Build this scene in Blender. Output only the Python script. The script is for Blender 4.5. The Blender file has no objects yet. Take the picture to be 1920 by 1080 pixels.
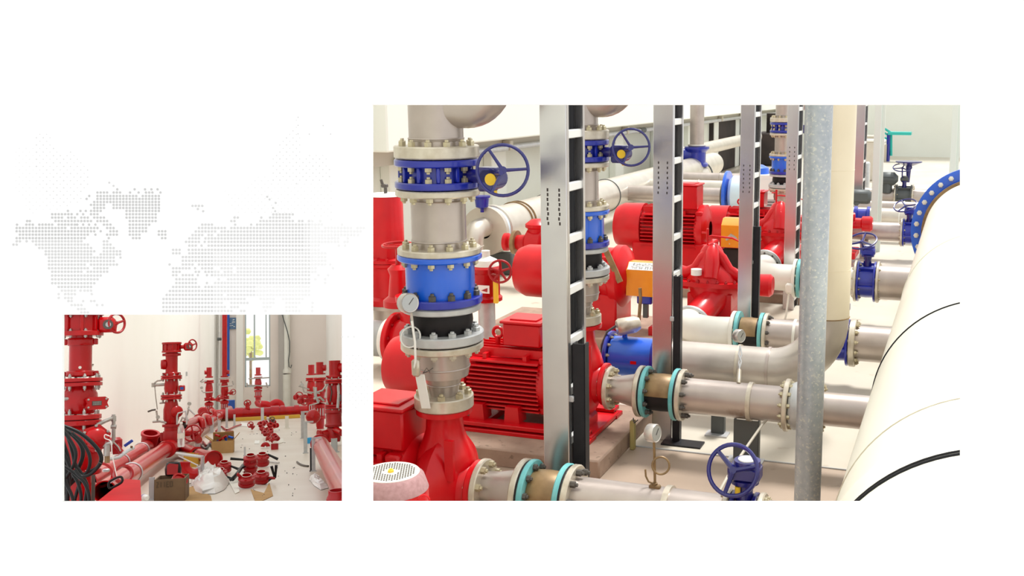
import bpy, bmesh, math, random
from mathutils import Matrix, Vector
from math import sin, cos, pi, radians
random.seed(7)
SC = bpy.context.scene
COL = SC.collection
V = Vector

# ------------------------------------------------------------------ camera, world, sun, exposure
F, PX, PY, H = 1920.0, 1175.0, 480.0, 2.6          # focal length and principal point (1920x1080 frame), eye height
def rh(v): return V((v[0], v[1], -v[2]))
_up = V((0, F*F/315, -F)).normalized()
_yr = V((640, 315, 1920)).normalized(); _yr = (_yr-_up*_yr.dot(_up)).normalized()
_Z, _Y = rh(_up), rh(_yr); _X = _Y.cross(_Z)
CM = Matrix((_X, _Y, _Z))                            # camera axes (right, up, back) -> world
CAMP = V((0, 0, H))
cam = bpy.data.objects.new('camera', bpy.data.cameras.new('camera')); COL.objects.link(cam)
cam.matrix_world = Matrix.Translation(CAMP) @ CM.to_4x4()
cam.data.sensor_width = 36; cam.data.lens = 36
cam.data.shift_x = (960-PX)/1920; cam.data.shift_y = (PY-540)/1920
cam.data.clip_end = 400
SC.camera = cam
W = bpy.data.worlds.new('sky'); SC.world = W; W.use_nodes = True
W.node_tree.nodes['Background'].inputs[0].default_value = (1.0, 1.0, 0.99, 1)
W.node_tree.nodes['Background'].inputs[1].default_value = .78
sun = bpy.data.objects.new('sun', bpy.data.lights.new('sun', 'SUN')); COL.objects.link(sun)
sun.data.energy = 3.0; sun.data.angle = radians(14); sun.data.color = (1.0, .98, .95)
sun.rotation_euler = V((-.15, -.45, -1)).to_track_quat('-Z', 'Y').to_euler()
SC.view_settings.view_transform = 'Standard'; SC.view_settings.look = 'None'
SC.view_settings.gamma = 1; SC.view_settings.use_curve_mapping = False
SC.view_settings.exposure = 0.54

def ray(px, py): return CM @ V(((px-PX)/F, -(py-PY)/F, -1.0))
def at(px, py, x=None, y=None, z=None):              # point on the ray of a picture point with one known room coordinate
    d = ray(px, py)
    if z is not None: t = (z-H)/d.z
    elif y is not None: t = y/d.y
    else: t = x/d.x
    return CAMP+d*t
# second room: its own upright frame
HL = 1.2
_xv = 450.; _yv = PY-((380-PX)*(_xv-PX)+F*F)/(715-PY)
_zl = (CM @ rh(V((_xv-PX, -(_yv-PY), F)).normalized())).normalized()
_yy = PY-((520-PX)*(_xv-PX)+F*F)/(_yv-PY)
_yl = (CM @ rh(V((520-PX, -(_yy-PY), F)).normalized())).normalized()
_xl = _yl.cross(_zl)
LROT = Matrix((_xl, _yl, _zl))                       # world -> left room
LFR = Matrix.Translation(CAMP) @ LROT.transposed().to_4x4() @ Matrix.Translation((0, 0, -HL))
RFR = Matrix.Identity(4)
def atL(px, py, x=None, y=None, z=None):
    d = LROT @ ray(px, py); c = V((0, 0, HL))
    if z is not None: t = (z-HL)/d.z
    elif y is not None: t = y/d.y
    else: t = x/d.x
    return c+d*t

# ------------------------------------------------------------------ materials
def mat(name, col, rough=.5, metal=0., noise=None, nscale=20., bump=0., coat=0., spots=None, trans=0., emit=None, bscale=None, spec=.5):
    m = bpy.data.materials.new(name); m.use_nodes = True
    nt = m.node_tree; b = nt.nodes['Principled BSDF']
    b.inputs['Specular IOR Level'].default_value = spec
    b.inputs['Base Color'].default_value = (*col, 1); b.inputs['Roughness'].default_value = rough; b.inputs['Metallic'].default_value = metal
    if coat: b.inputs['Coat Weight'].default_value = coat; b.inputs['Coat Roughness'].default_value = .12
    if trans: b.inputs['Transmission Weight'].default_value = trans
    if emit: b.inputs['Emission Color'].default_value = (*emit[:3], 1); b.inputs['Emission Strength'].default_value = emit[3]
    if noise or bump:
        tc = nt.nodes.new('ShaderNodeTexCoord')
        n = nt.nodes.new('ShaderNodeTexNoise'); n.inputs['Scale'].default_value = nscale; n.inputs['Detail'].default_value = 5
        nt.links.new(tc.outputs['Object'], n.inputs['Vector'])
        if noise:
            r = nt.nodes.new('ShaderNodeValToRGB')
            r.color_ramp.elements[0].position = .3; r.color_ramp.elements[1].position = .7
            r.color_ramp.elements[0].color = (*noise, 1); r.color_ramp.elements[1].color = (*col, 1)
            nt.links.new(n.outputs['Fac'], r.inputs[0]); last = r.outputs[0]
            if spots:
                v = nt.nodes.new('ShaderNodeTexNoise'); v.inputs['Scale'].default_value = spots[3]; v.inputs['Detail'].default_value = 8
                nt.links.new(tc.outputs['Object'], v.inputs['Vector'])
                q = nt.nodes.new('ShaderNodeValToRGB'); q.color_ramp.elements[0].position = spots[4]; q.color_ramp.elements[1].position = spots[4]+.08
                mx = nt.nodes.new('ShaderNodeMix'); mx.data_type = 'RGBA'
                nt.links.new(v.outputs['Fac'], q.inputs[0]); nt.links.new(q.outputs[0], mx.inputs[0])
                nt.links.new(last, mx.inputs[6]); mx.inputs[7].default_value = (*spots[:3], 1); last = mx.outputs[2]
            nt.links.new(last, b.inputs['Base Color'])
        if bump:
            if bscale:
                n = nt.nodes.new('ShaderNodeTexNoise'); n.inputs['Scale'].default_value = bscale; n.inputs['Detail'].default_value = 4
                nt.links.new(tc.outputs['Object'], n.inputs['Vector'])
            u = nt.nodes.new('ShaderNodeBump'); u.inputs['Strength'].default_value = bump; u.inputs['Distance'].default_value = .01
            nt.links.new(n.outputs['Fac'], u.inputs['Height']); nt.links.new(u.outputs[0], b.inputs['Normal'])
    return m
RED = mat('red_paint', (.64, .003, .008), .34, 0, (.53, .002, .007), 5, .04, .15, spec=.32)
DRED = mat('dark_red_paint', (.42, .004, .008), .4, 0, (.36, .004, .008), 8)
REDL = mat('glossy_red_enamel', (.50, .002, .004), .26, 0, (.37, .001, .003), 5, .03, .2, spec=.3)
BLUE = mat('bright_blue_paint', (.003, .12, .72), .3, 0, (.003, .10, .66), 4, 0, .5)
DBLUE = mat('cobalt_blue_paint', (.005, .018, .36), .3, 0, (.004, .013, .29), 7, .03, .5)
NAVY = mat('navy_blue_paint', (.012, .012, .17), .3, 0, (.008, .008, .13), 7, .0, .5)
STEEL = mat('stainless_pipe', (.53, .465, .42), .34, .6, (.43, .37, .335), 5, .02, 0, (.30, .22, .17, 3.2, .66))
STEELW = mat('pale_stainless_pipe', (.66, .62, .54), .36, .5, (.58, .53, .46), 4, .02)
FLG = mat('flange_steel', (.66, .61, .51), .32, .5, (.52, .46, .36), 18, .05)
GREYF = mat('grey_coated_flange', (.55, .56, .56), .4, .35, (.45, .46, .46), 16, .03)
ZINC = mat('zinc_bolt', (.66, .60, .45), .35, .7, (.45, .38, .22), 40)
DBOLT = mat('dark_bolt', (.10, .09, .08), .45, .4)
RUB = mat('black_rubber', (.006, .005, .006), .5, 0, (.012, .009, .011), 10, spec=.3)
TEAL = mat('teal_coated_flange', (.10, .40, .42), .4, 0, (.20, .52, .52), 14, .05)
BRASS = mat('brass_brown_sleeve', (.34, .22, .10), .45, .3, (.18, .11, .05), 9, .05)
GALV = mat('galvanised_steel', (.60, .61, .62), .4, .55, (.52, .53, .55), 5, .03, 0, (.70, .70, .70, 30, .62))
POLE = mat('spangled_galvanised_pole', (.46, .49, .52), .42, .5, (.36, .40, .44), 26, .05, 0, (.58, .59, .55, 60, .57))
TRAYM = mat('cable_tray_steel', (.64, .63, .63), .24, .88, (.56, .54, .55), 3.5, .02)
WSTEEL = mat('white_tray_steel', (.84, .84, .82), .4, .2)
BLK = mat('black_cable', (.005, .005, .008), .45, spec=.3)
BPOST = mat('black_post_paint', (.010, .010, .014), .45, .1, (.016, .016, .02), 10, spec=.35)
CREAM = mat('cream_pipe_jacket', (.80, .71, .54), .45, .15, (.74, .65, .48), 3, .02)
JACK = mat('white_pipe_jacket', (.84, .83, .71), .42, 0, (.82, .80, .67), 1.5, .02)
WPIPE = mat('white_coated_pipe', (.80, .79, .72), .4, .1, (.72, .70, .62), 4, .02)
ORNG = mat('orange_guard_paint', (.88, .30, .004), .35, 0, (.80, .25, .004), 6, .02, .3)
WHITE = mat('white_paint', (.86, .86, .82), .45)
CONC = mat('concrete_plinth', (.38, .27, .20), .85, 0, (.28, .19, .14), 7, .4, 0, (.20, .14, .10, 16, .62))
FLOORR = mat('pump_room_floor', (.62, .58, .49), .40, 0, (.53, .47, .38), .8, .04, 0, (.43, .36, .28, 4, .65))
FLOORN = mat('tan_floor_slab', (.46, .36, .28), .45, 0, (.37, .28, .21), 1.3, .04, 0, (.30, .22, .16, 5, .64))
WALLR = mat('pump_room_wall', (.84, .87, .80), .7, 0, (.80, .82, .74), .8)
WALLB = mat('pump_room_beam', (.90, .93, .87), .7)
BEIGE = mat('beige_conduit', (.52, .48, .40), .5, .2)
DGREY = mat('dark_grey_steel', (.10, .11, .11), .5, .3)
GREYP = mat('grey_pvc', (.42, .43, .43), .45)
WPOST = mat('pale_green_post', (.74, .80, .72), .4, .1)
GLASSY = mat('gauge_glass', (.45, .46, .45), .12, .4)
STEELM = mat('bright_stainless_pipe', (.60, .55, .49), .32, .5, (.50, .45, .40), 4, .02)
BLUSH = mat('scuffed_zinc', (.60, .56, .52), .3, .7)
YEL = mat('yellow_badge', (.85, .55, .03), .4)
PAGE = mat('white_wall_paint', (.95, .95, .95), .8)
LBLUE = mat('pale_blue_tank', (.66, .80, .88), .35, .1)
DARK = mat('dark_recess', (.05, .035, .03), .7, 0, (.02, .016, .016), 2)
TURQ = mat('turquoise_rail', (.02, .45, .40), .4)
GRILL = mat('pierced_vent_plate', (.74, .72, .64), .4, .3)

# ------------------------------------------------------------------ mesh building
def AX(p, d, roll=None):
    d = V(d).normalized(); h = V(roll) if roll else (V((0, 0, 1)) if abs(d.z) < .9 else V((0, -1, 0)))
    x = h.cross(d).normalized(); y = d.cross(x)
    m = Matrix((x, y, d)).transposed().to_4x4(); m.translation = V(p); return m
class MB:
    def __init__(s): s.v = []; s.f = []; s.m = []
    def add(s, vs, fs, mi=0, M=None):
        b = len(s.v)
        s.v += [tuple(M @ V(p)) if M else tuple(p) for p in vs]
        s.f += [tuple(b+i for i in f) for f in fs]; s.m += [mi]*len(fs); return s
    def lathe(s, prof, M=None, seg=32, mi=0, a0=0, a1=2*pi):
        full = abs(a1-a0-2*pi) < 1e-6; n = seg if full else seg+1
        vs, fs, rows = [], [], []
        for r, z in prof:
            if r < 1e-6: rows.append([len(vs)]); vs.append((0, 0, z))
            else:
                rows.append(list(range(len(vs), len(vs)+n)))
                vs += [(r*cos(a0+(a1-a0)*k/seg), r*sin(a0+(a1-a0)*k/seg), z) for k in range(n)]
        for A, B in zip(rows, rows[1:]):
            for k in range(seg):
                j = (k+1) % n
                if len(A) == 1 and len(B) == 1: continue
                if len(A) == 1: fs.append((A[0], B[j], B[k]))
                elif len(B) == 1: fs.append((A[k], A[j], B[0]))
                else: fs.append((A[k], A[j], B[j], B[k]))
        return s.add(vs, fs, mi, M)
    def cyl(s, a, b, r, seg=20, mi=0, r2=None):
        a, b = V(a), V(b); L = (b-a).length; r2 = r if r2 is None else r2
        return s.lathe([(0, 0), (r, 0), (r2, L), (0, L)], AX(a, b-a), seg, mi)
    def tubep(s, a, b, r, t=.01, seg=24, mi=0):               # open pipe with wall thickness
        a, b = V(a), V(b); L = (b-a).length
        return s.lathe([(r-t, 0), (r, 0), (r, L), (r-t, L), (r-t, 0)], AX(a, b-a), seg, mi)
    def box(s, c, d, M=None, bev=0, mi=0):
        x, y, z = d[0]/2, d[1]/2, d[2]/2; e = min(bev, x*.9, y*.9, z*.9)
        T = (M or Matrix.Identity(4)) @ Matrix.Translation(V(c))
        if e <= 0:
            vs = [(sx*x, sy*y, sz*z) for sz in (-1, 1) for sx, sy in ((-1, -1), (1, -1), (1, 1), (-1, 1))]
            return s.add(vs, [(3, 2, 1, 0), (4, 5, 6, 7), (0, 1, 5, 4), (1, 2, 6, 5), (2, 3, 7, 6), (3, 0, 4, 7)], mi, T)
        o = [(-x+e, -y), (x-e, -y), (x, -y+e), (x, y-e), (x-e, y), (-x+e, y), (-x, y-e), (-x, -y+e)]
        i = [(-x+e, -y+e), (x-e, -y+e), (x-e, y-e), (-x+e, y-e)]
        vs = [(p[0], p[1], -z) for p in i]+[(p[0], p[1], -z+e) for p in o]+[(p[0], p[1], z-e) for p in o]+[(p[0], p[1], z) for p in i]
        fs = [(3, 2, 1, 0), (20, 21, 22, 23)]
        cn = [0, 1, 1, 2, 2, 3, 3, 0]
        for k in range(8):
            j = (k+1) % 8; A, B = cn[k], cn[j]
            fs.append((4+k, 4+j, 12+j, 12+k))
            if A == B: fs += [(A, 4+j, 4+k), (20+A, 12+k, 12+j)]
            else: fs += [(A, B, 4+j, 4+k), (12+k, 12+j, 20+B, 20+A)]
        return s.add(vs, fs, mi, T)
    def tube(s, pts, r, seg=8, mi=0, closed=False, caps=True):
        pts = [V(p) for p in pts]; n = len(pts); vs, fs = [], []
        up = None
        for i, p in enumerate(pts):
            if closed: t = (pts[(i+1) % n]-pts[i-1]).normalized()
            else: t = (pts[min(i+1, n-1)]-pts[max(i-1, 0)]).normalized()
            if up is None: up = V((0, 0, 1)) if abs(t.z) < .9 else V((1, 0, 0))
            x = up.cross(t).normalized(); up = t.cross(x).normalized()
            rr = r[i] if isinstance(r, (list, tuple)) else r
            vs += [p+x*(rr*cos(2*pi*k/seg))+up*(rr*sin(2*pi*k/seg)) for k in range(seg)]
        for i in range(n if closed else n-1):
            for k in range(seg):
                j = (k+1) % seg; A = i*seg; B = ((i+1) % n)*seg
                fs.append((A+k, A+j, B+j, B+k))
        if caps and not closed: fs += [tuple(range(seg))[::-1], tuple(range((n-1)*seg, n*seg))]
        return s.add(vs, fs, mi)
    def torus(s, R, r, M, seg=32, ts=8, mi=0):
        return s.tube([M @ V((R*cos(2*pi*k/seg), R*sin(2*pi*k/seg), 0)) for k in range(seg)], r, ts, mi, True)
    def prism(s, poly, h, M=None, mi=0):
        n = len(poly)
        vs = [(p[0], p[1], 0) for p in poly]+[(p[0], p[1], h) for p in poly]
        return s.add(vs, [tuple(range(n))[::-1], tuple(range(n, 2*n))]+[(k, (k+1) % n, n+(k+1) % n, n+k) for k in range(n)], mi, M)
    def bolt(s, M, r, h, mi=0):
        s.lathe([(0, 0), (r, 0), (r, h*.62), (r*.8, h*.7), (r*.55, h*.7), (r*.5, h), (0, h)], M, 6, mi); return s
    def data(s, name, mats, off=(0, 0, 0), smooth=40):
        me = bpy.data.meshes.new(name)
        ox, oy, oz = off
        me.from_pydata([(a-ox, b-oy, c-oz) for a, b, c in s.v], [], s.f)
        for m in (mats if isinstance(mats, (list, tuple)) else [mats]): me.materials.append(m)
        if any(s.m): me.polygons.foreach_set('material_index', s.m)
        bm = bmesh.new(); bm.from_mesh(me); bmesh.ops.recalc_face_normals(bm, faces=bm.faces); bm.to_mesh(me); bm.free()
        if smooth:
            me.polygons.foreach_set('use_smooth', [True]*len(me.polygons)); me.set_sharp_from_angle(angle=radians(smooth))
        me.update(); return me

def tag(o, label, cat, group=None, kind=None):
    if label: o['label'] = label
    if cat: o['category'] = cat
    if group: o['group'] = group
    if kind: o['kind'] = kind
    return o
LOC = {}
def thing(name, label, cat, loc, fr=RFR, group=None):
    o = bpy.data.objects.new(name, None); COL.objects.link(o); o.empty_display_size = .1
    o.matrix_world = fr @ Matrix.Translation(V(loc)); LOC[o.name] = V(loc)
    return tag(o, label, cat, group)
def part(T, name, mb, m, label=None, kind=None, root=None):      # T: thing or part; geometry given in room coordinates
    r = root or T
    while r.parent: r = r.parent
    o = bpy.data.objects.new(name, mb.data(name, m, LOC[r.name])); COL.objects.link(o); o.parent = T
    if label: o['label'] = label
    if kind: o['kind'] = kind
    return o
def single(name, mb, m, label, cat, fr=RFR, group=None, kind=None, loc=None):
    if loc is None:
        n = len(mb.v); loc = V([sum(v[i] for v in mb.v)/n for i in range(3)]); loc.z = min(v[2] for v in mb.v)
    o = bpy.data.objects.new(name, mb.data(name, m, loc)); COL.objects.link(o)
    o.matrix_world = fr @ Matrix.Translation(V(loc)); LOC[o.name] = V(loc)
    return tag(o, label, cat, group, kind)
def struct(name, mb, m, fr=RFR):
    o = bpy.data.objects.new(name, mb.data(name, m, smooth=0)); COL.objects.link(o); o.matrix_world = fr.copy(); o['kind'] = 'structure'
    return o
def copy_tree(o, parent=None, d=None, label=None, fr=None):
    c = o.copy(); COL.objects.link(c)
    if parent: c.parent = parent
    for ch in list(o.children): copy_tree(ch, c)
    if d is not None: c.matrix_world = Matrix.Translation(V(d)) @ o.matrix_world
    if label: c['label'] = label
    return c
_bm = {}
def bolts(P, M, R, n, r, h, m=ZINC, ph=.5, root=None):           # n separate bolts, sub-parts of part P, sharing one mesh
    if m.name not in _bm: _bm[m.name] = MB().bolt(None, 1, 1).data('bolt', m)
    rt = P
    while rt.parent: rt = rt.parent
    off = LOC[rt.name]
    for k in range(n):
        a = 2*pi*(k+ph)/n
        o = bpy.data.objects.new('bolt', _bm[m.name]); COL.objects.link(o); o.parent = P
        B = M @ Matrix.Translation((R*cos(a), R*sin(a), 0)) @ Matrix.Diagonal((r, r, h, 1))
        o.matrix_local = Matrix.Translation(-off) @ B
def flange(T, p, d, R, t, m, ri=0, nb=0, br=.018, bh=.03, back=False, name='flange', joined=False, bm=ZINC, rb=None, seg=40, label=None):
    M = AX(p, d); mb = MB(); c = min(.006, t*.2); rb = rb or R*.82
    mb.lathe([(ri, 0), (R-c, 0), (R, c), (R, t-c), (R-c, t), (ri, t), (ri, 0)] if ri else [(0, 0), (R-c, 0), (R, c), (R, t-c), (R-c, t), (0, t)], M, seg)
    B1 = M @ Matrix.Translation((0, 0, t)); B2 = M @ Matrix.Rotation(pi, 4, 'X')
    if joined and nb:
        for k in range(nb):
            a = 2*pi*(k+.5)/nb
            mb.bolt(B1 @ Matrix.Translation((rb*cos(a), rb*sin(a), 0)), br, bh, 1)
            if back: mb.bolt(B2 @ Matrix.Translation((rb*cos(a), rb*sin(a), 0)), br, bh, 1)
        return part(T, name, mb, [m, bm], label)
    o = part(T, name, mb, m, label)
    if nb:
        bolts(o, B1, rb, nb, br, bh, bm)
        if back: bolts(o, B2, rb, nb, br, bh, bm)
    return o
def arc(c, u, v, R, a0, a1, n):
    c, u, v = V(c), V(u), V(v)
    return [c+u*(R*cos(a0+(a1-a0)*k/n))+v*(R*sin(a0+(a1-a0)*k/n)) for k in range(n+1)]
def handwheel(T, c, ax, R, r, m, n=3, hub=.02, dish=.02, ph=0.3, name='handwheel'):
    M = AX(c, ax); mb = MB().torus(R, r, M, 36, 8)
    mb.lathe([(0, -dish-.02), (hub, -dish-.02), (hub, -dish+.012), (0, -dish+.012)], M, 14)
    for k in range(n):
        a = 2*pi*k/n+ph; A = V((cos(a), sin(a), 0))
        p = [M @ (A*hub*.6+V((0, 0, -dish))), M @ (A*R*.5+V((0, 0, -dish*.8))), M @ (A*R*.99)]
        mb.tube(p, [r*1.25, r*1.05, r*.95], 6)
    return part(T, name, mb, m)
# ================================================================== PAGE WALL with two openings and the printed dotted map
D0 = 1.7
def pg(px, py, d=D0): return CAMP+ray(px, py)*d
def page_wall():
    xs = [-500, 117, 641, 698, 1802, 2420]; ys = [-500, 196, 590, 941, 1580]
    mb = MB(); idx = {}
    for L, d in ((0, D0), (1, D0+.006)):
        for i, x in enumerate(xs):
            for j, y in enumerate(ys):
                p = pg(x, y, D0)+_camfwd*(d-D0); idx[L, i, j] = len(mb.v); mb.v.append(tuple(p))
    hole = {(1, 2), (3, 1), (3, 2)}
    solid = lambda i, j: 0 <= i < 5 and 0 <= j < 4 and (i, j) not in hole
    for i in range(5):
        for j in range(4):
            if not solid(i, j): continue
            for L in (0, 1): mb.f.append((idx[L, i, j], idx[L, i+1, j], idx[L, i+1, j+1], idx[L, i, j+1]))
            for di, dj, a, b in ((-1, 0, (0, 0), (0, 1)), (1, 0, (1, 0), (1, 1)), (0, -1, (0, 0), (1, 0)), (0, 1, (0, 1), (1, 1))):
                if not solid(i+di, j+dj):
                    A = (i+a[0], j+a[1]); B = (i+b[0], j+b[1])
                    mb.f.append((idx[(0,)+A], idx[(0,)+B], idx[(1,)+B], idx[(1,)+A]))
    mb.m = [0]*len(mb.f)
    struct('wall_front', mb, PAGE)
_camfwd = -(CM @ V((0, 0, 1)))
page_wall()

# ================================================================== RIGHT ROOM: shell
XW = -7.4
_dv = ray(648, 570); _dv = V((_dv.x, _dv.y, 0)).normalized()          # partition between the two rooms
_pw = MB()
_a, _b, _n = _dv*1.82, _dv*62, V((-_dv.y, _dv.x, 0))*.002
_pw.prism([tuple((_a-_n)[:2]), tuple((_b-_n)[:2]), tuple((_b+_n)[:2]), tuple((_a+_n)[:2])], 9.5, Matrix.Translation((0, 0, -4.5)))
struct('wall_partition', _pw, WALLR)
_t = XW/_dv.x
YW0 = _dv.y*_t
_f = [_dv*1.9+V((.03, 0, 0)), V((5, 1.6, 0)), V((5, 41, 0)), V((XW-.2, 41, 0)), V((XW-.2, YW0+.3, 0))]
_yj = 6.86
_g = [_dv*1.9+V((.03, 0, 0)), V((5, 1.6, 0)), V((5, _yj, 0)), V((_dv.x/_dv.y*_yj, _yj, 0))]
struct('floor', MB().prism([(p.x, p.y) for p in [_g[3], _g[2]]+_f[2:]], .1, Matrix.Translation((0, 0, -.1))), FLOORR)
struct('floor_3', MB().prism([(p.x, p.y) for p in _g], .1, Matrix.Translation((0, 0, -.1))), FLOORN)
struct('wall_left', MB().box((XW-.1, (YW0+41)/2, 1.5), (.2, 41-YW0, 3.4)), WALLR)
struct('wall_back', MB().box((-2.0, 40.9, 2.5), (14, .2, 5)), WALLR)
# beam band along the left wall with its grey strip
struct('trim_1', MB().box((-7.0, (YW0+41)/2, 3.1), (.6, 41-YW0, 2.56), bev=.02), WALLB)
struct('trim_2', MB().box((-7.15, (YW0+41)/2, 1.72), (.3, 41-YW0, .2)), BEIGE)
for k in range(9):
    y = YW0+1.2+k*3.1
    struct('trim_%d' % (k+3), MB().box((XW+.08, y, .85), (.16, .55, 1.7), bev=.015), WALLB)
# drain joint and slab edge on the floor
tag(single('floor_joint_strip', MB().box((-1.1, 6.86, .004), (2.2, .012, .008)), GREYP, None, None), 'dark narrow joint strip between tan and pale floor slabs beside the plinth', 'strip')

# ================================================================== RISERS (valves stacked on the discharge of each pump)
Y1, Y2, Y3, Y4 = 4.735, 6.816, 10.0, 12.8
XR = -2.591
def zr(yp, r=.14): return at(814+(yp-230)*.0355, yp, y=Y1-r).z
def za(yp): return at(814+(yp-230)*.0355, yp, y=Y1).z
UP = (0, 0, 1)
def ringprof(Z0, Z1, R, c=.006): return [(0, Z0), (R-c, Z0), (R, Z0+c), (R, Z1-c), (R-c, Z1), (0, Z1)]
def butterfly(x, y, zt, zb, R, label, cat='valve', m=NAVY, m2=DBLUE, wheel=.125, grp=None, fr=RFR, side=1, badge=True, body=DBLUE):
    """wafer valve standing on a vertical pipe: two flanges, ribbed body, bolts, gearbox and handwheel on the +x side"""
    T = thing('butterfly_valve', label, cat, (x, y, zb), fr, grp)
    t = (zt-zb)*.24; M = AX((x, y, 0), UP)
    for z in (zb, zt-t):
        f = part(T, 'flange', MB().lathe(ringprof(z, z+t, R), M, 44), body)
        for s in (0, 1):
            B = AX((x, y, z+t if z == zb else z), UP if z == zb else (0, 0, -1))
        bolts(f, B, R*.86, 12, .019, .032)
    mb = MB().lathe([(0, zb+t), (R*.80, zb+t), (R*.78, zb+t*1.3), (R*.78, zt-t*1.3), (R*.80, zt-t), (0, zt-t)], M, 40)
    part(T, 'body', mb, body)
    for k in range(12):
        a = 2*pi*k/12
        part(T, 'rib', MB().box((R*.83, 0, (zt+zb)/2), (R*.16, .02, zt-zb-2*t), M @ Matrix.Rotation(a, 4, 'Z'), .004), body)
    zc = (zt+zb)/2-.01
    part(T, 'stem_neck', MB().cyl((x+side*R*.7, y, zc), (x+side*(R+.06), y-.02, zc), .035), m)
    gx = x+side*(R+.130); gy = y-.07
    g = MB().cyl((gx, gy+.06, zc-.005), (gx, gy-.045, zc-.005), .056, 24)
    g.box((gx-side*.012, gy+.005, zc+.01), (.12, .1, .085), None, .012); g.box((gx-side*.03, gy+.01, zc-.035), (.09, .08, .07), None, .012)
    G = part(T, 'gearbox', g, m)
    if badge:
        part(G, 'badge', MB().cyl((gx+side*.012, gy-.045, zc-.005), (gx+side*.012, gy-.052, zc-.005), .030, 20), YEL, 'yellow round dial')
        part(G, 'drain_cap', MB().cyl((gx+.02, gy-.02, zc-.062), (gx+.02, gy-.02, zc-.085), .013, 10), YEL)
    part(T, 'wheel_shaft', MB().cyl((gx+side*.02, gy-.02, zc+.02), (gx+side*.085, gy-.08, zc+.033), .013, 10), m)
    handwheel(T, (gx+side*.092, gy-.075, zc+.045), (side*.42, -1, .10), wheel, .0085, m, 3, .02, .02, 0.05)
    return T
def spool(x, y, z0, z1, r, R, label, flanges=(1, 1), t=.035, grp=None, m=STEEL, fr=RFR, nb=12):
    T = thing('pipe_spool', label, 'pipe', (x, y, z0), fr, grp)
    M = AX((x, y, 0), UP)
    part(T, 'pipe', MB().lathe([(r-.01, z0), (r, z0), (r, z1), (r-.01, z1), (r-.01, z0)], M, 40), m)
    for w in (z0+.07, z1-.06):
        part(T, 'weld_ring', MB().torus(r, .005, AX((x, y, w), UP), 36, 6), m)
    if flanges[0]: flange(T, (x, y, z0), UP, R, t, FLG, nb=nb, br=.02, bh=.034)
    if flanges[1]: flange(T, (x, y, z1), (0, 0, -1), R, t, FLG, nb=nb, br=.02, bh=.034)
    return T

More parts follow.
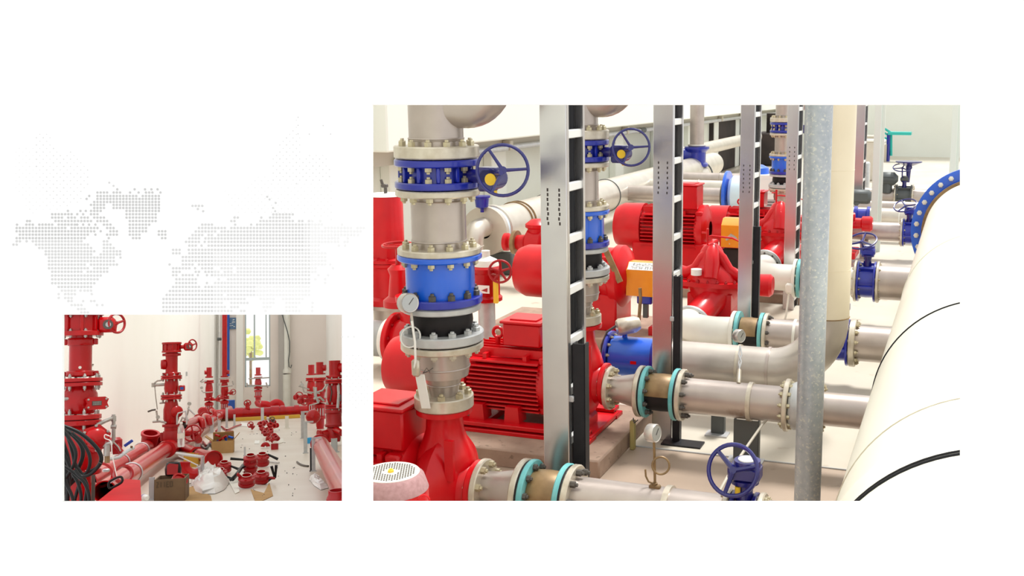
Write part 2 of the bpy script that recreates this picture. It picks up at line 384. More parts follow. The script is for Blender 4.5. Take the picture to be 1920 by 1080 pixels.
RPT = ['nearest', 'second']
def riser():
    x, y = XR, Y1; R = .218; r = .1395; out = []
    # heights read from the photograph at the front rims
    f1b, v1t, v1b, f2t, f2b = zr(301, .22), zr(303, .22), zr(360, .22), zr(362, .22), zr(374, .22)
    f3t, f3b, c1t, c1b = zr(470, .22), zr(489, .22), zr(489, .22), zr(585, .22)
    top = zr(277, .22)+.0
    # upper pipe with elbow branch to the right
    T = thing('elbow_pipe', 'stainless riser pipe with a branch elbow above the nearest cobalt blue handwheel valve', 'pipe', (x, y, f1b)); out.append(T)
    zt = za(196)+.12
    part(T, 'pipe', MB().lathe([(r, f1b), (r, zt+.4)], AX((x, y, 0), UP), 40), STEEL)
    e = za(203)
    pts = [V((x+.05, y, e)), V((x+.16, y, e))]+arc((x+.18, y, e+.15), (0, 0, -1), (1, 0, 0), .15, 0, pi/2, 10)+[V((x+.33, y, e+.5))]
    part(T, 'elbow', MB().tube(pts, .10, 32, caps=False), STEEL)
    part(T, 'weld_ring', MB().torus(r, .006, AX((x, y, zr(262)), UP), 36, 6), STEEL)
    part(T, 'weld_ring', MB().torus(r*.97+.002, .006, AX((x, y, e-.16), UP), 36, 6), STEEL)
    flange(T, (x, y, f1b), UP, R, top-f1b, FLG, nb=12, br=.02, bh=.034)
    out.append(butterfly(x, y, v1t, v1b, R, 'cobalt blue butterfly valve with navy handwheel and yellow dial, high on the nearest riser'))
    out.append(spool(x, y, f2b+.0-(f2b-f3t)-.0-(zr(470, .22)-f3b), f2t, r*1.015, R, 'short stainless pipe spool between the two blue valves on the nearest riser'))
    # bright blue check valve
    T = thing('check_valve', 'bright blue cylindrical check valve on the nearest riser, below the stainless spool', 'valve', (x, y, c1b)); out.append(T)
    M = AX((x, y, 0), UP); z1, z2 = zr(500, .22), zr(570, .22)
    f = part(T, 'flange', MB().lathe(ringprof(z1, c1t, R+.002), M, 44), BLUE); bolts(f, AX((x, y, z1), (0, 0, -1)), R*.86, 12, .019, .032, ZINC)
    f = part(T, 'flange', MB().lathe(ringprof(c1b, z2, R), M, 44), DBLUE, 'darker blue lower flange'); bolts(f, AX((x, y, z2), UP), R*.86, 12, .021, .04, DBOLT)
    part(T, 'body', MB().lathe([(0, z2), (.178, z2), (.18, z2+.02), (.18, z1-.02), (.178, z1), (0, z1)], M, 44), BLUE)
    # rubber joint
    g1t, g1b, g2t, g2b = zr(587, .21), zr(598, .21), zr(640, .22), zr(658, .22)
    T = thing('rubber_joint', 'black rubber bellows joint with grey flanges on the nearest riser, under the bright blue valve', 'joint', (x, y, g2b)); out.append(T)
    part(T, 'flange', MB().lathe(ringprof(g1b, c1b-.004, R*.96), M, 44), GREYF)
    f = part(T, 'flange', MB().lathe(ringprof(g2b, g2t, R+.003), M, 44), GREYF); bolts(f, AX((x, y, g2t), UP), R*.84, 12, .022, .03, GREYF)
    zm = (g1b+g2t)/2
    part(T, 'rubber_sleeve', MB().lathe([(0, g2t), (.155, g2t), (.162, zm-.03), (.166, zm), (.163, zm+.03), (.157, g1b), (0, g1b)], M, 40), RUB)
    # reducer
    h1, h2 = zr(661, .22), zr(674, .22); b1, b2 = zr(757, .16), zr(781, .16)
    T = thing('reducer_pipe', 'stainless reducing cone with a flange at each end, at the foot of the nearest riser', 'pipe', (x, y, b2)); out.append(T)
    part(T, 'gasket', MB().lathe(ringprof(h1, g2b, R*.95), M, 40), RUB)
    f = part(T, 'flange', MB().lathe(ringprof(h2, h1, R), M, 44), FLG); bolts(f, AX((x, y, h2), (0, 0, -1)), R*.84, 12, .02, .03, FLG)
    f = part(T, 'flange', MB().lathe(ringprof(b2, b1, .158), M, 40), FLG); bolts(f, AX((x, y, b1), UP), .128, 8, .022, .035, ZINC)
    w = zr(700)
    part(T, 'cone', MB().lathe([(.075, b1), (.083, b1+.035), (.088, b1+.06), (.112, b1+.12), (.134, w-.05), (.141, w-.012), (.142, w), (.141, h2), (.1, h2)], M, 40), STEEL)
    part(T, 'weld_ring', MB().torus(.142, .005, AX((x, y, w), UP), 36, 6), STEEL)
    part(T, 'weld_ring', MB().torus(.089, .004, AX((x, y, b1+.06), UP), 36, 6), STEEL)
    return out, b2
RS, ZPF = riser()
lab2 = ['stainless pipe with a branch elbow topping the second riser, beside the first cable tray',
        'cobalt blue butterfly valve with navy handwheel on the second riser beside the first cable tray',
        'short stainless pipe spool between the two blue valves on the second riser',
        'bright blue check valve on the second riser, half hidden by the first cable tray',
        'black rubber joint with grey flanges on the second riser beside the first cable tray',
        'stainless reducing cone standing on the second red pump outlet behind the first cable tray']
for o, l in zip(RS, lab2): copy_tree(o, None, (XR*0-.011, Y2-Y1, 0), l)
lab3 = ['distant slender riser pipe with top elbow between the third and fourth cable trays',
        'small distant blue butterfly valve on the far riser left of the fourth cable tray',
        'distant pale pipe spool between two blue valves on the far riser',
        'distant light blue check valve on the far riser above a red pump',
        'distant black rubber joint on the far riser just above a red pump',
        'distant reducing cone on the far riser at a red pump outlet']
for o, l in zip(RS, lab3): copy_tree(o, None, (.05, 15.2-Y1, -.14), l)

# gauge, wires and tag hanging on the nearest riser
def gauge(name, label, c, d, r, stem=None, fr=RFR, m=BLUSH):
    T = thing('pressure_gauge', label, 'gauge', c, fr)
    M = AX(c, d)
    part(T, 'case', MB().lathe([(0, -r*.75), (r*.85, -r*.75), (r*.97, -r*.6), (r, .012), (r*.93, .018), (r*.86, .016), (0, .012)], M, 26), m)
    part(T, 'dial', MB().lathe([(r*.84, .0125), (r*.84, .0165), (0, .0165)], M, 22), GLASSY)
    part(T, 'needle', MB().box((r*.2, 0, .018), (r*.8, .003, .002), M @ Matrix.Rotation(.8, 4, 'Z')), DBOLT)
    if stem: part(T, 'stem', MB().tube(stem, .007, 8), m)
    return T
gc = at(766, 568, y=Y1-.25)
gauge('g', 'round steel pressure gauge on the nearest riser beside the bright blue check valve', gc, (1.0, -.62, .2), .052,
      [gc+V((0, .02, -.04)), gc+V((.0, .03, -.10)), gc+V((.01, .03, -.2)), gc+V((.03, .06, -.27))])
wl = MB().tube(arc(at(770, 632, y=Y1-.2), (1, 0, 0), (0, .4, .9), .055, 0, 2*pi, 20), .004, 6)
wl.tube([at(772, 602, y=Y1-.26), at(778, 640, y=Y1-.27), at(779, 675, y=Y1-.27), at(777, 690, y=Y1-.26)], .006, 6)
single('lead_wire', wl, WHITE, 'thin pale looped wire hanging down the left side of the nearest rubber joint', 'wire')
single('sensor_plug', MB().box(at(780, 690, y=Y1-.25), (.045, .03, .09), Matrix.Identity(4), .01), FLG, 'small boxy steel plug hanging at the end of the pale wire on the reducing cone', 'plug')
def strip(pa, pb, w, t, m, name, label, cat):
    a, b = V(pa), V(pb); L = (b-a).length
    M = AX(a, b-a, (0, 1, 0)); mb = MB().box((0, 0, L/2), (w, t, L), M, .002)
    return single(name, mb, m, label, cat)
strip(at(787, 702, y=Y1-.20), at(799, 766, y=Y1-.175), .055, .005, WHITE, 'paper_tag', 'blank white paper tag leaning on the reducing cone of the nearest riser', 'tag')
tw = MB().tube([at(793, 700, y=Y1-.2), at(803, 696, y=Y1-.19), at(812, 690, y=Y1-.17)], .0025, 5).tube([at(793, 700, y=Y1-.2), at(800, 690, y=Y1-.19), at(806, 698, y=Y1-.18)], .0025, 5)
single('tie_wire', tw, DBOLT, 'twisted thin wire holding the white paper tag to the reducing cone', 'wire')

# ================================================================== END-SUCTION PUMPS with horizontal motors
def motor(T, x0, x1, y, z, R, xf, box=None, nf=11, eye=True):
    """x0 fan end, xf start of fins, x1 drive end; axis along x"""
    X = (1, 0, 0)
    part(T, 'fan_cover', MB().lathe([(0, 0), (R*.62, 0), (R*.90, .03), (R*1.04, .12), (R*1.06, xf-x0), (R*.98, xf-x0), (R*.9, xf-x0)], AX((x0, y, z), X), 40), RED)
    part(T, 'core', MB().cyl((xf-.02, y, z), (x1, y, z), R*.80, 32), RED)
    L = x1-xf-.10; xc = (xf+x1-.06)/2
    for k in range(nf):
        zz = z-R*.78+k*(R*1.30/(nf-1)); hw = R*1.03 if abs(zz-z) < R*.7 else R*.96
        for s in (-1, 1): part(T, 'cooling_fin', MB().box((xc, y+s*(R*.55+hw)/2, zz), (L, hw-R*.5, R*.045)), RED)
    for k in range(5):
        part(T, 'cooling_fin', MB().box((xc, y+(k-2)*R*.28, z+R*.86), (L, R*.04, R*.26)), RED)
    p = MB().box((xc, y-R*.72, z+R*.66), (L*.96, R*.5, .018), Matrix.Identity(4), .004)
    part(T, 'shoulder_plate', p, RED)
    for xx in (xc-L*.28, xc+L*.28): part(T, 'rib', MB().box((xx, y-R*.66, z+R*.76), (.03, R*.36, R*.2)), RED)
    part(T, 'end_bell', MB().lathe([(R*.5, -.10), (R*1.02, -.10), (R*1.08, -.07), (R*1.08, 0), (R*.9, .03), (R*.5, .05), (R*.35, .05)], AX((x1, y, z), X), 40), RED)
    for k in range(4): 
        a = pi/4+k*pi/2
        part(T, 'bell_lug', MB().box((x1-.05, y+cos(a)*R*1.06, z+sin(a)*R*1.06), (.09, .06, .06), None, .012), RED)
    if box:
        bx, by, bz, bw, bd, bh = box
        b = part(T, 'terminal_box', MB().box((bx, by, bz), (bw, bd, bh), None, .012), RED)
        part(b, 'lid', MB().box((bx, by, bz+bh/2+.008), (bw+.03, bd+.03, .02), None, .006).box((bx, by, bz+bh/2+.022), (bw*.72, bd*.72, .012), None, .005), RED)
    ex = xf+.16
    if eye: part(T, 'lifting_eye', MB().torus(.038, .013, AX((ex, y, z+R*1.0+.08), (0, 1, 0)), 20, 8).cyl((ex, y, z+R*.75), (ex, y, z+R*1.0+.05), .02, 10), RED)
def end_suction(y, label, boxc, full=True):
    x = XR; z = .467; zf = ZPF
    T = thing('pump_set', label, 'pump', (x, y, .13))
    X = (1, 0, 0)
    # volute and discharge neck
    part(T, 'volute', MB().lathe([(0, -.16), (.12, -.16), (.20, -.13), (.262, -.07), (.292, -.015), (.300, .0), (.292, .015), (.262, .05), (.20, .085), (.15, .11), (.135, .15), (.13, .18), (0, .18)], AX((x+.02, y, z), X), 48), RED)
    n = MB().lathe([(.155, z+.06), (.165, z+.14), (.145, z+.21), (.118, z+.27), (.102, z+.32), (.097, zf-.05), (.105, zf-.035), (.150, zf-.03), (.152, zf-.002), (0, zf-.002)], AX((x, y, 0), UP), 40)
    part(T, 'discharge_neck', n, RED)
    part(T, 'rib', MB().prism([(-.012, 0), (.012, 0), (.012, .22), (-.012, .22)], .05, AX((x+.09, y-.17, z+.1), (1, 0, 0))), RED)
    f = flange(T, (x+.17, y, z), X, .155, .035, RED, nb=8, br=.012, bh=.02, back=True, bm=FLG)
    part(T, 'bearing_frame', MB().lathe([(.2, -.22), (.11, -.2), (.09, -.1), (.09, .04), (.2, .06)], AX((x-.1, y, z), X), 30), RED)
    for k in range(3):
        a = pi/2+k*2*pi/3
        part(T, 'adapter_arm', MB().box((x-.16, y+cos(a)*.2, z+sin(a)*.2), (.16, .07, .05), None, .01), RED)
    if full: motor(T, -4.17, -2.75, y, z, .245, -3.42, boxc)
    else: motor(T, -3.10, -2.75, y, z, .245, -3.06, boxc, eye=False)
    # feet and frame
    for xx in (-3.30, -3.02) if full else (-2.95,):
        for s in (-1, 1): part(T, 'foot', MB().prism([(-.06, 0), (.06, 0), (.05, .12), (-.05, .12)], .13, AX((xx, y+s*.24-.065, .2), (0, 1, 0), (0, 0, -1)) if 0 else Matrix.Translation((xx, y+s*.24+.065, .20)) @ Matrix.Rotation(pi/2, 4, 'X')), RED)
    b = MB()
    for s in (-1, 1):
        xa = -3.52 if full else -3.0; xm, xw = (xa-2.42)/2, -2.42-xa
        b.box((xm, y+s*.30, .185), (xw, .12, .03), None, .004); b.box((xm, y+s*.30, .14), (xw+.05, .14, .03), None, .004)
        b.box((xm, y+s*.26, .16), (xw, .02, .05))
    part(T, 'base_rail', b, RED)
    part(T, 'pump_foot', MB().box((x, y-.1, .19), (.22, .32, .12), None, .02).box((x+.02, y, .15), (.34, .62, .04), None, .008), RED)
    part(T, 'cross_beam', MB().box((-3.3 if full else -2.95, y, .15), (.08, .6, .04)).box((-2.75, y, .15), (.08, .6, .04)), RED)
    return T
end_suction(Y2, 'red end-suction pump with finned motor and terminal box, behind the nearest riser', (-3.0, Y2-.02, .82, .30, .28, .17))
end_suction(Y1, 'nearest red end-suction pump with a flared outlet neck, under the stainless reducing cone', (-2.90, Y1-.02, .80, .30, .3, .22), False)
# concrete plinths
for y, l in ((Y2, 'brown concrete plinth under the red pump with the finned motor'), (Y1, 'concrete plinth under the nearest red pump')):
    xa = -3.98 if y == Y2 else -2.68
    single('concrete_plinth', MB().box(((xa-2.225)/2, y-.02, .06), (-2.225-xa, 1.24, .135), None, .012), CONC, l, 'plinth')
# small upright motor in the corner
vt = at(733, 886, y=3.2)
T = thing('upright_motor', 'upright red motor with a round pierced pale top, in the near left corner', 'motor', (vt.x, vt.y, 0))
part(T, 'housing', MB().lathe([(0, 0), (.131, 0), (.131, vt.z-.07), (.0, vt.z-.07)], AX((vt.x, vt.y, 0), UP), 40), RED)
c = part(T, 'fan_cap', MB().lathe([(.133, vt.z-.30), (.137, vt.z-.30), (.137, vt.z-.06), (.121, vt.z-.014), (.106, vt.z), (0, vt.z)], AX((vt.x, vt.y, 0), UP), 48), [RED])
part(T, 'cap_band', MB().lathe([(.138, vt.z-.062), (.1225, vt.z-.0135), (.107, vt.z+.001)], AX((vt.x, vt.y, 0), UP), 48), mat('grey_pink_paint', (.44, .25, .25), .6, 0, (.34, .18, .18), 60))  # speckled grey-pink on the sloping edge of the cap
g = MB().lathe([(.107, vt.z+.0012), (.106, vt.z+.003), (0, vt.z+.003)], AX((vt.x, vt.y, 0), UP), 48)
part(T, 'vent_plate', g, GRILL)
h = MB()
for i in range(-12, 13):
    for j in range(-12, 13):
        xx, yy = i*.0105+(j % 2)*.005, j*.0105
        if .03**2 < xx*xx+yy*yy < .09**2: h.cyl((vt.x+xx, vt.y+yy, vt.z+.003), (vt.x+xx, vt.y+yy, vt.z+.0042), .0034, 6)
part(T, 'vent_holes', h, DARK, kind='stuff')
part(T, 'centre_screw', MB().bolt(AX((vt.x, vt.y, vt.z+.003), UP), .012, .012), YEL)
part(T, 'cap_lug', MB().torus(.02, .004, AX(at(795, 938, y=3.1), (-.3, 1, 0)), 16, 6), RED)

# ================================================================== SUCTION PIPES of the two near pumps
def ringband(T, x, y, z, r, m=FLG, w=.03, t=.012, name='clamp_ring', gy=0):
    part(T, name, MB().lathe([(r, 0), (r+t, 0), (r+t, w), (r, w)], AX((x, y, z), (1, 0, 0)), 36), m)
def suction(y, z, xs, lab, r=.105, rbig=.125):
    """xs: pump flange, cone end / joint flange, joint flange, end"""
    X = (1, 0, 0); x0, x1, x2, x3 = xs
    T = thing('reducer_pipe', lab[0], 'pipe', (x0, y, z-.1))
    part(T, 'cone', MB().lathe([(r*.9, .0), (r*.9, .06), (r*.93, .1), (rbig, (x1-x0)-.05), (rbig, x1-x0)], Matrix.Translation((0, 0, 0)) @ AX((x0, y, z), X), 40), STEEL)
    flange(T, (x0, y, z), X, .158, .035, FLG, nb=8, br=.02, bh=.035, bm=ZINC)
    flange(T, (x1-.035, y, z), X, .185, .035, FLG, nb=0)
    part(T, 'gasket', MB().cyl((x1, y, z), (x1+.012, y, z), .178, 40), RUB)
    T = thing('rubber_joint', lab[1], 'joint', (x1, y, z-.18))
    a = x1+.012; b = x2-.012
    f = flange(T, (a, y, z), X, .186, .03, TEAL, nb=10, br=.018, bh=.03, bm=DBOLT)
    f = flange(T, (b-.03, y, z), X, .186, .03, TEAL, nb=0)
    part(T, 'rubber_sleeve', MB().lathe([(.11, 0), (.12, 0), (.128, (b-a)*.25), (.13, (b-a)*.5), (.128, (b-a)*.75), (.12, b-a), (.11, b-a)], AX((a, y, z), X), 40), RUB)
    part(T, 'brown_cover', MB().lathe([(.131, .03), (.137, .04), (.140, (b-a)*.5), (.137, b-a-.04), (.131, b-a-.03)], AX((a, y, z), X, (0, 0, 1)), 30, 0, pi*.02, pi*.98), BRASS, 'brown sheet cover on the upper half')
    T = thing('suction_pipe', lab[2], 'pipe', (x2, y, z-.14))
    part(T, 'gasket', MB().cyl((b, y, z), (x2, y, z), .178, 40), RUB)
    flange(T, (x2, y, z), X, .185, .035, FLG, nb=10, br=.018, bh=.04, bm=DBOLT)
    part(T, 'pipe', MB().tubep((x2, y, z), (x3, y, z), rbig, .01, 40), STEEL)
    return T
T = suction(Y2, .440, (-2.386, -2.115, -1.84, -1.09),
        ['short stainless reducing pipe bolted to the red pump on the concrete plinth', 'rubber joint with teal flanges and brown cover on the middle suction line',
         'stainless suction pipe crossing the right picture in the middle, beside the teal rubber joint'])
for k, gx in enumerate((-1.345,)): ringband(T, gx, Y2, .44, .125, FLG)
flange(T, (-1.09, Y2, .44), (1, 0, 0), .182, .035, FLG, nb=12, br=.016, bh=.03, back=True)
T = thing('check_valve', 'grey wafer check valve behind the galvanised pole on the middle suction pipe', 'valve', (-.95, Y2, .26))
part(T, 'body', MB().lathe([(0, 0), (.15, 0), (.165, .03), (.165, .14), (.15, .17), (0, .17)], AX((-1.05, Y2, .44), (1, 0, 0)), 36), GREYF)
T = thing('suction_pipe', 'short stainless pipe joining the middle suction line to the big white pipe', 'pipe', (-.6, Y2, .3))
flange(T, (-.88, Y2, .44), (1, 0, 0), .182, .035, FLG, nb=12, br=.016, bh=.03, back=True)
part(T, 'pipe', MB().tubep((-.86, Y2, .44), (-.40, Y2, .44), .115, .01, 36), STEEL)
T = suction(Y1, .475, (-2.386, -2.115, -1.865, -.45),
        ['short stainless reducing pipe bolted to the nearest red pump', 'rubber joint with teal flanges and a brown cover on the nearest suction line',
         'nearest stainless suction pipe running along the bottom edge of the right picture'])
ringband(T, -1.35, Y1, .475, .125, FLG)
# supports under the middle suction pipe
for (px, py, yy, zt, l) in ((1345, 812, 7.30, .29, 'short slotted steel post under the flow meter pipe'), (1398, 862, Y2, .30, 'grey steel channel support under the middle suction pipe')):
    p = at(px, py, z=0); p.y = yy; p.x = at(px, py, y=yy).x
    T = thing('pipe_support', l, 'support', (p.x, p.y, 0))
    wdt = .09 if yy > 7 else .17
    b = MB().box((p.x, p.y, zt/2), (wdt, .012, zt)).box((p.x-wdt/2, p.y+.03, zt/2), (.01, .06, zt)).box((p.x+wdt/2, p.y+.03, zt/2), (.01, .06, zt))
    part(T, 'channel', b, DGREY)
    part(T, 'foot_plate', MB().box((p.x, p.y, .006), (wdt+.08, .12, .012)), GALV)
# drip edge strip bracket by the plinth and its thin cord
single('corner_block', MB().box((-2.19, 6.80, .11), (.035, .05, .22), None, .006), mat('olive_brass', (.42, .36, .14), .5, .3), 'small upright brass-coloured block at the end of the concrete plinth', 'block')
single('loose_string', MB().tube([(-2.12, 6.70, .26), (-2.16, 6.74, .22), (-2.18, 6.78, .243)], .004, 6), DGREY, 'thin cord between the teal rubber joint and the brass-coloured block', 'cord')
# gauge with siphon loop on the nearest pipe
gp = at(1226, 812, y=Y1); pb = at(1226, 925, y=Y1); lp = at(1239, 873, y=Y1-.03)
T = gauge('g', 'brass pressure gauge on a stem with a siphon loop, on the nearest suction pipe', gp, (1, -.28, .1), .047)
st = MB().tube([gp+V((0, 0, -.03)), at(1227, 850, y=Y1), at(1228, 905, y=Y1)], .007, 8).torus(.043, .0055, AX(lp, (.25, -1, .25)), 28, 8)
st.tube([at(1228, 908, y=Y1), at(1216, 903, y=Y1), at(1211, 893, y=Y1), at(1210, 880, y=Y1)], .005, 6)
part(T, 'siphon', st, BRASS)
part(T, 'cock', MB().cyl(at(1228, 905, y=Y1), V((pb.x, Y1, .59)), .015, 10).box(at(1228, 913, y=Y1), (.06, .03, .025), None, .006), BRASS)
# gauge with a twisted lead over the flow meter pipe
gq = at(1387, 630, y=7.2)
T = gauge('g', 'gauge with a twisted lead standing on the middle suction pipe before the galvanised pole', gq, (1, -.55, .1), .05)
part(T, 'lead', MB().tube([at(1388, 648, y=7.1), at(1385, 665, y=7.05), at(1390, 678, y=7.0), at(1386, 692, y=6.95)], .006, 6).tube([at(1388, 648, y=7.1), at(1391, 665, y=7.05), at(1385, 680, y=7.0), at(1387, 694, y=6.95)], .005, 6), GREYF)
part(T, 'cock', MB().cyl(at(1386, 694, y=6.92), V((at(1385, 720, y=Y2).x, Y2, .56)), .016, 10), FLG)
# ================================================================== FURTHER PUMPS (split case) with motors
X1 = (1, 0, 0)
def guard(x, y, z, w, d, h, label, lettered=True):
    T = thing('coupling_guard', label, 'guard', (x, y, z-h/2))
    part(T, 'cover', MB().prism([(-d/2, -h/2), (d/2, -h/2), (d/2, h*.28), (d*.2, h/2), (-d*.2, h/2), (-d/2, h*.28)], w, AX((x-w/2, y, z), X1)), ORNG)
    n = V((0, -h*.22, d*.3)).normalized()
    c = V((x, y-d*.35, z+h*.39)); a = V((0, d*.3, h*.22)).normalized()
    R = Matrix(((1, 0, 0), a, V((1, 0, 0)).cross(a))).transposed().to_4x4(); R.translation = c
    nn = V((1, 0, 0)).cross(a)
    if lettered:
        p = part(T, 'notice', MB().box((0, 0, .003), (w*.94, d*.34, .003), R), WHITE, 'white printed notice')
        b = MB(); random.seed(3)
        for r in (-1, 1):
            for k in range(8):
                x0 = (k-3.5)*w*.092; y0 = r*d*.075
                for j in range(5):
                    if random.random() < .5: b.box((x0+random.uniform(-.012, .012), y0+random.uniform(-.016, .016), .0052), (.022, .005, .0012), R)
                    else: b.box((x0+random.uniform(-.012, .012), y0, .0052), (.005, .036, .0012), R)
        part(p, 'print', b, GREYP, kind='stuff')
    return T
def split_case(x, y, z, label, s=1.0, tagged=False):
    """split case pump, shaft along x, suction nozzle towards -y"""
    T = thing('split_case_pump', label, 'pump', (x, y, 0))
    b = MB().lathe([(0, -.24), (.10, -.24), (.20, -.19), (.26, -.08), (.27, .0), (.25, .10), (.18, .2), (.10, .26), (0, .26)], AX((x, y, z-.03), X1), 36, 0, 0, 2*pi)
    part(T, 'lower_casing', b, RED)
    part(T, 'joint_flange', MB().prism([(-.34, -.20), (-.10, -.27), (.16, -.27), (.36, -.16), (.36, .16), (.16, .27), (-.10, .27), (-.34, .20)], .045, Matrix.Translation((x, y, z-.022))), RED)
    nb = MB()
    for (px, py) in ((-.30, -.18), (-.2, -.225), (-.1, -.245), (.0, -.25), (.1, -.25), (.18, -.235), (.26, -.19), (.33, -.14)):
        nb.bolt(AX((x+px, y+py, z+.02), UP), .017, .035)
    part(T, 'joint_bolts', nb, DRED, kind='stuff')
    # upper casing: a tall rounded hump with two shoulders
    h = MB().lathe([(.26, .02), (.255, .05), (.215, .11), (.165, .18), (.135, .26), (.112, .32), (.085, .36), (.05, .385), (0, .39)], Matrix.Translation((x-.02, y, z)) @ Matrix.Diagonal((1, .95, 1, 1)), 40)
    part(T, 'upper_casing', h, RED)
    for sx, l in ((-1, .34), (1, .33)):
        part(T, 'shoulder', MB().tube([(x+sx*.01, y-.05, z+.33), (x+sx*.10, y-.06, z+.25), (x+sx*.17, y-.07, z+.14), (x+sx*.25, y-.06, z+.09), (x+sx*l, y-.02, z+.08)], [.05, .055, .055, .06, .075], 14), RED)
    part(T, 'ridge', MB().tube([(x-.0, y-.02, z+.36), (x+.01, y-.10, z+.31), (x+.02, y-.15, z+.20), (x+.02, y-.215, z+.06)], [.05, .07, .08, .08], 14), RED)
    part(T, 'bearing_arm', MB().lathe([(0, 0), (.09, 0), (.085, .1), (.08, .22), (.11, .24), (.115, .36), (.09, .39), (0, .39)], AX((x+.22, y, z-.01), X1), 24), RED)
    part(T, 'bearing_arm', MB().lathe([(0, 0), (.09, 0), (.085, .1), (.09, .2), (.10, .26), (0, .26)], AX((x-.22, y, z-.01), (-1, 0, 0)), 24), RED)
    part(T, 'vent_pipe', MB().tube([(x-.06, y-.03, z+.34), (x-.06, y-.03, z+.46), (x-.02, y-.03, z+.47), (x+.2, y-.05, z+.46), (x+.29, y-.05, z+.42), (x+.31, y-.05, z+.2), (x+.31, y-.05, z+.08)], .010, 8), RED)
    part(T, 'vent_cock', MB().cyl((x-.06, y-.03, z+.42), (x-.06, y-.03, z+.54), .014, 8).cyl((x-.12, y-.03, z+.5), (x-.06, y-.03, z+.5), .008, 8), RED)
    if tagged: part(T, 'name_tag', MB().lathe([(.0, 0), (.055, 0), (.055, .06), (0, .06)], AX((x-.12, y-.235, z+.10), UP), 18), WHITE, 'small white round cap on the casing')
    # suction nozzle and discharge
    part(T, 'suction_nozzle', MB().tube([(x+.06, y-.05, z-.10), (x-.0, y-.22, z-.20), (x-.06, y-.40, z-.29), (x-.08, y-.52, z-.33)], [.17, .14, .15, .17], 24), RED)
    flange(T, (x-.08, y-.53, z-.335), (-.12, -1, -.2), .20, .04, GREYF, nb=10, br=.012, bh=.02, joined=True, bm=DBOLT)
    part(T, 'pedestal', MB().prism([(-.3, -.2), (.3, -.2), (.22, .2), (-.22, .2)], .3, Matrix.Translation((x, y+.15, z-.43)) @ Matrix.Rotation(pi/2, 4, 'X')), RED)
    part(T, 'base', MB().box((x-.1, y, .16), (1.0, .62, .1), None, .01).box((x, y, (z-.2)/2+.1), (.45, .36, z-.2)), RED)
    return T
def motor_set(name, label, x0, xf, x1, y, z, R, box=None):
    T = thing(name, label, 'motor', ((x0+x1)/2, y, .16))
    motor(T, x0, x1, y, z, R, xf, box, nf=9)
    part(T, 'base', MB().box(((xf+x1)/2, y, (z-R*.6)/2+.06), (x1-xf+.2, R*1.9, z-R*.6-.1), None, .02), RED)
    return T
ZC = .66
split_case(-2.36, Y3, ZC, 'red split-case pump with humped casing and white cap, between second and third cable trays', tagged=True)
motor_set('pump_motor', 'red motor with wide drum cover, behind the second riser, driving the humped pump', -4.52, -4.05, -3.42, Y3, ZC, .27, (-3.78, Y3, ZC+.40, .34, .3, .2))
part(bpy.data.objects['pump_motor'], 'flange_ring', MB().lathe([(.1, 0), (.30, 0), (.325, .03), (.325, .1), (.29, .14), (.14, .20), (.1, .2)], AX((-3.42, Y3, ZC), X1), 40), RED)
guard(-3.06, Y3-.02, ZC-.0, .36, .30, .34, 'orange coupling guard with a white printed notice, left of the second cable tray')
tp = MB().box((-3.35, Y3-.30, ZC+.18), (.06, .02, .42), Matrix.Translation((-3.35, Y3-.3, ZC+.18)) @ Matrix.Rotation(-.45, 4, 'Y') @ Matrix.Translation((3.35, -Y3+.3, -ZC-.18)))
single('stay_bar', tp, BRASS, 'slanting brown flat bar beside the red motor left of the orange guard with the notice', 'bar')
single('concrete_plinth', MB().box((-3.3, Y3, .055), (2.9, 1.15, .13), None, .012), CONC, 'concrete plinth under the humped split-case pump', 'plinth')
ZD = .80
split_case(-2.16, Y4, ZD, 'red split-case pump further back, between the third cable tray and the galvanised pole')
motor_set('pump_motor', 'red finned motor with pink-lit drum cover, behind the second cable tray', -4.35, -3.95, -3.12, Y4, ZD, .29, (-3.35, Y4-.05, ZD+.42, .3, .34, .3))
guard(-2.74, Y4, ZD-.02, .30, .34, .36, 'plain orange coupling guard between the second and third cable trays', False)
single('concrete_plinth', MB().box((-3.2, Y4, .055), (2.9, 1.15, .13), None, .012), CONC, 'concrete plinth under the further split-case pump', 'plinth')
Y5 = 15.2
motor_set('pump_motor', 'distant red finned motor with drum cover seen left of the third cable tray', -3.75, -3.35, -2.55, Y5, .55, .27, (-2.95, Y5, .95, .3, .3, .22))
split_case(-1.85, Y5+.25, .62, 'most distant red split-case pump, below the small far blue valves')
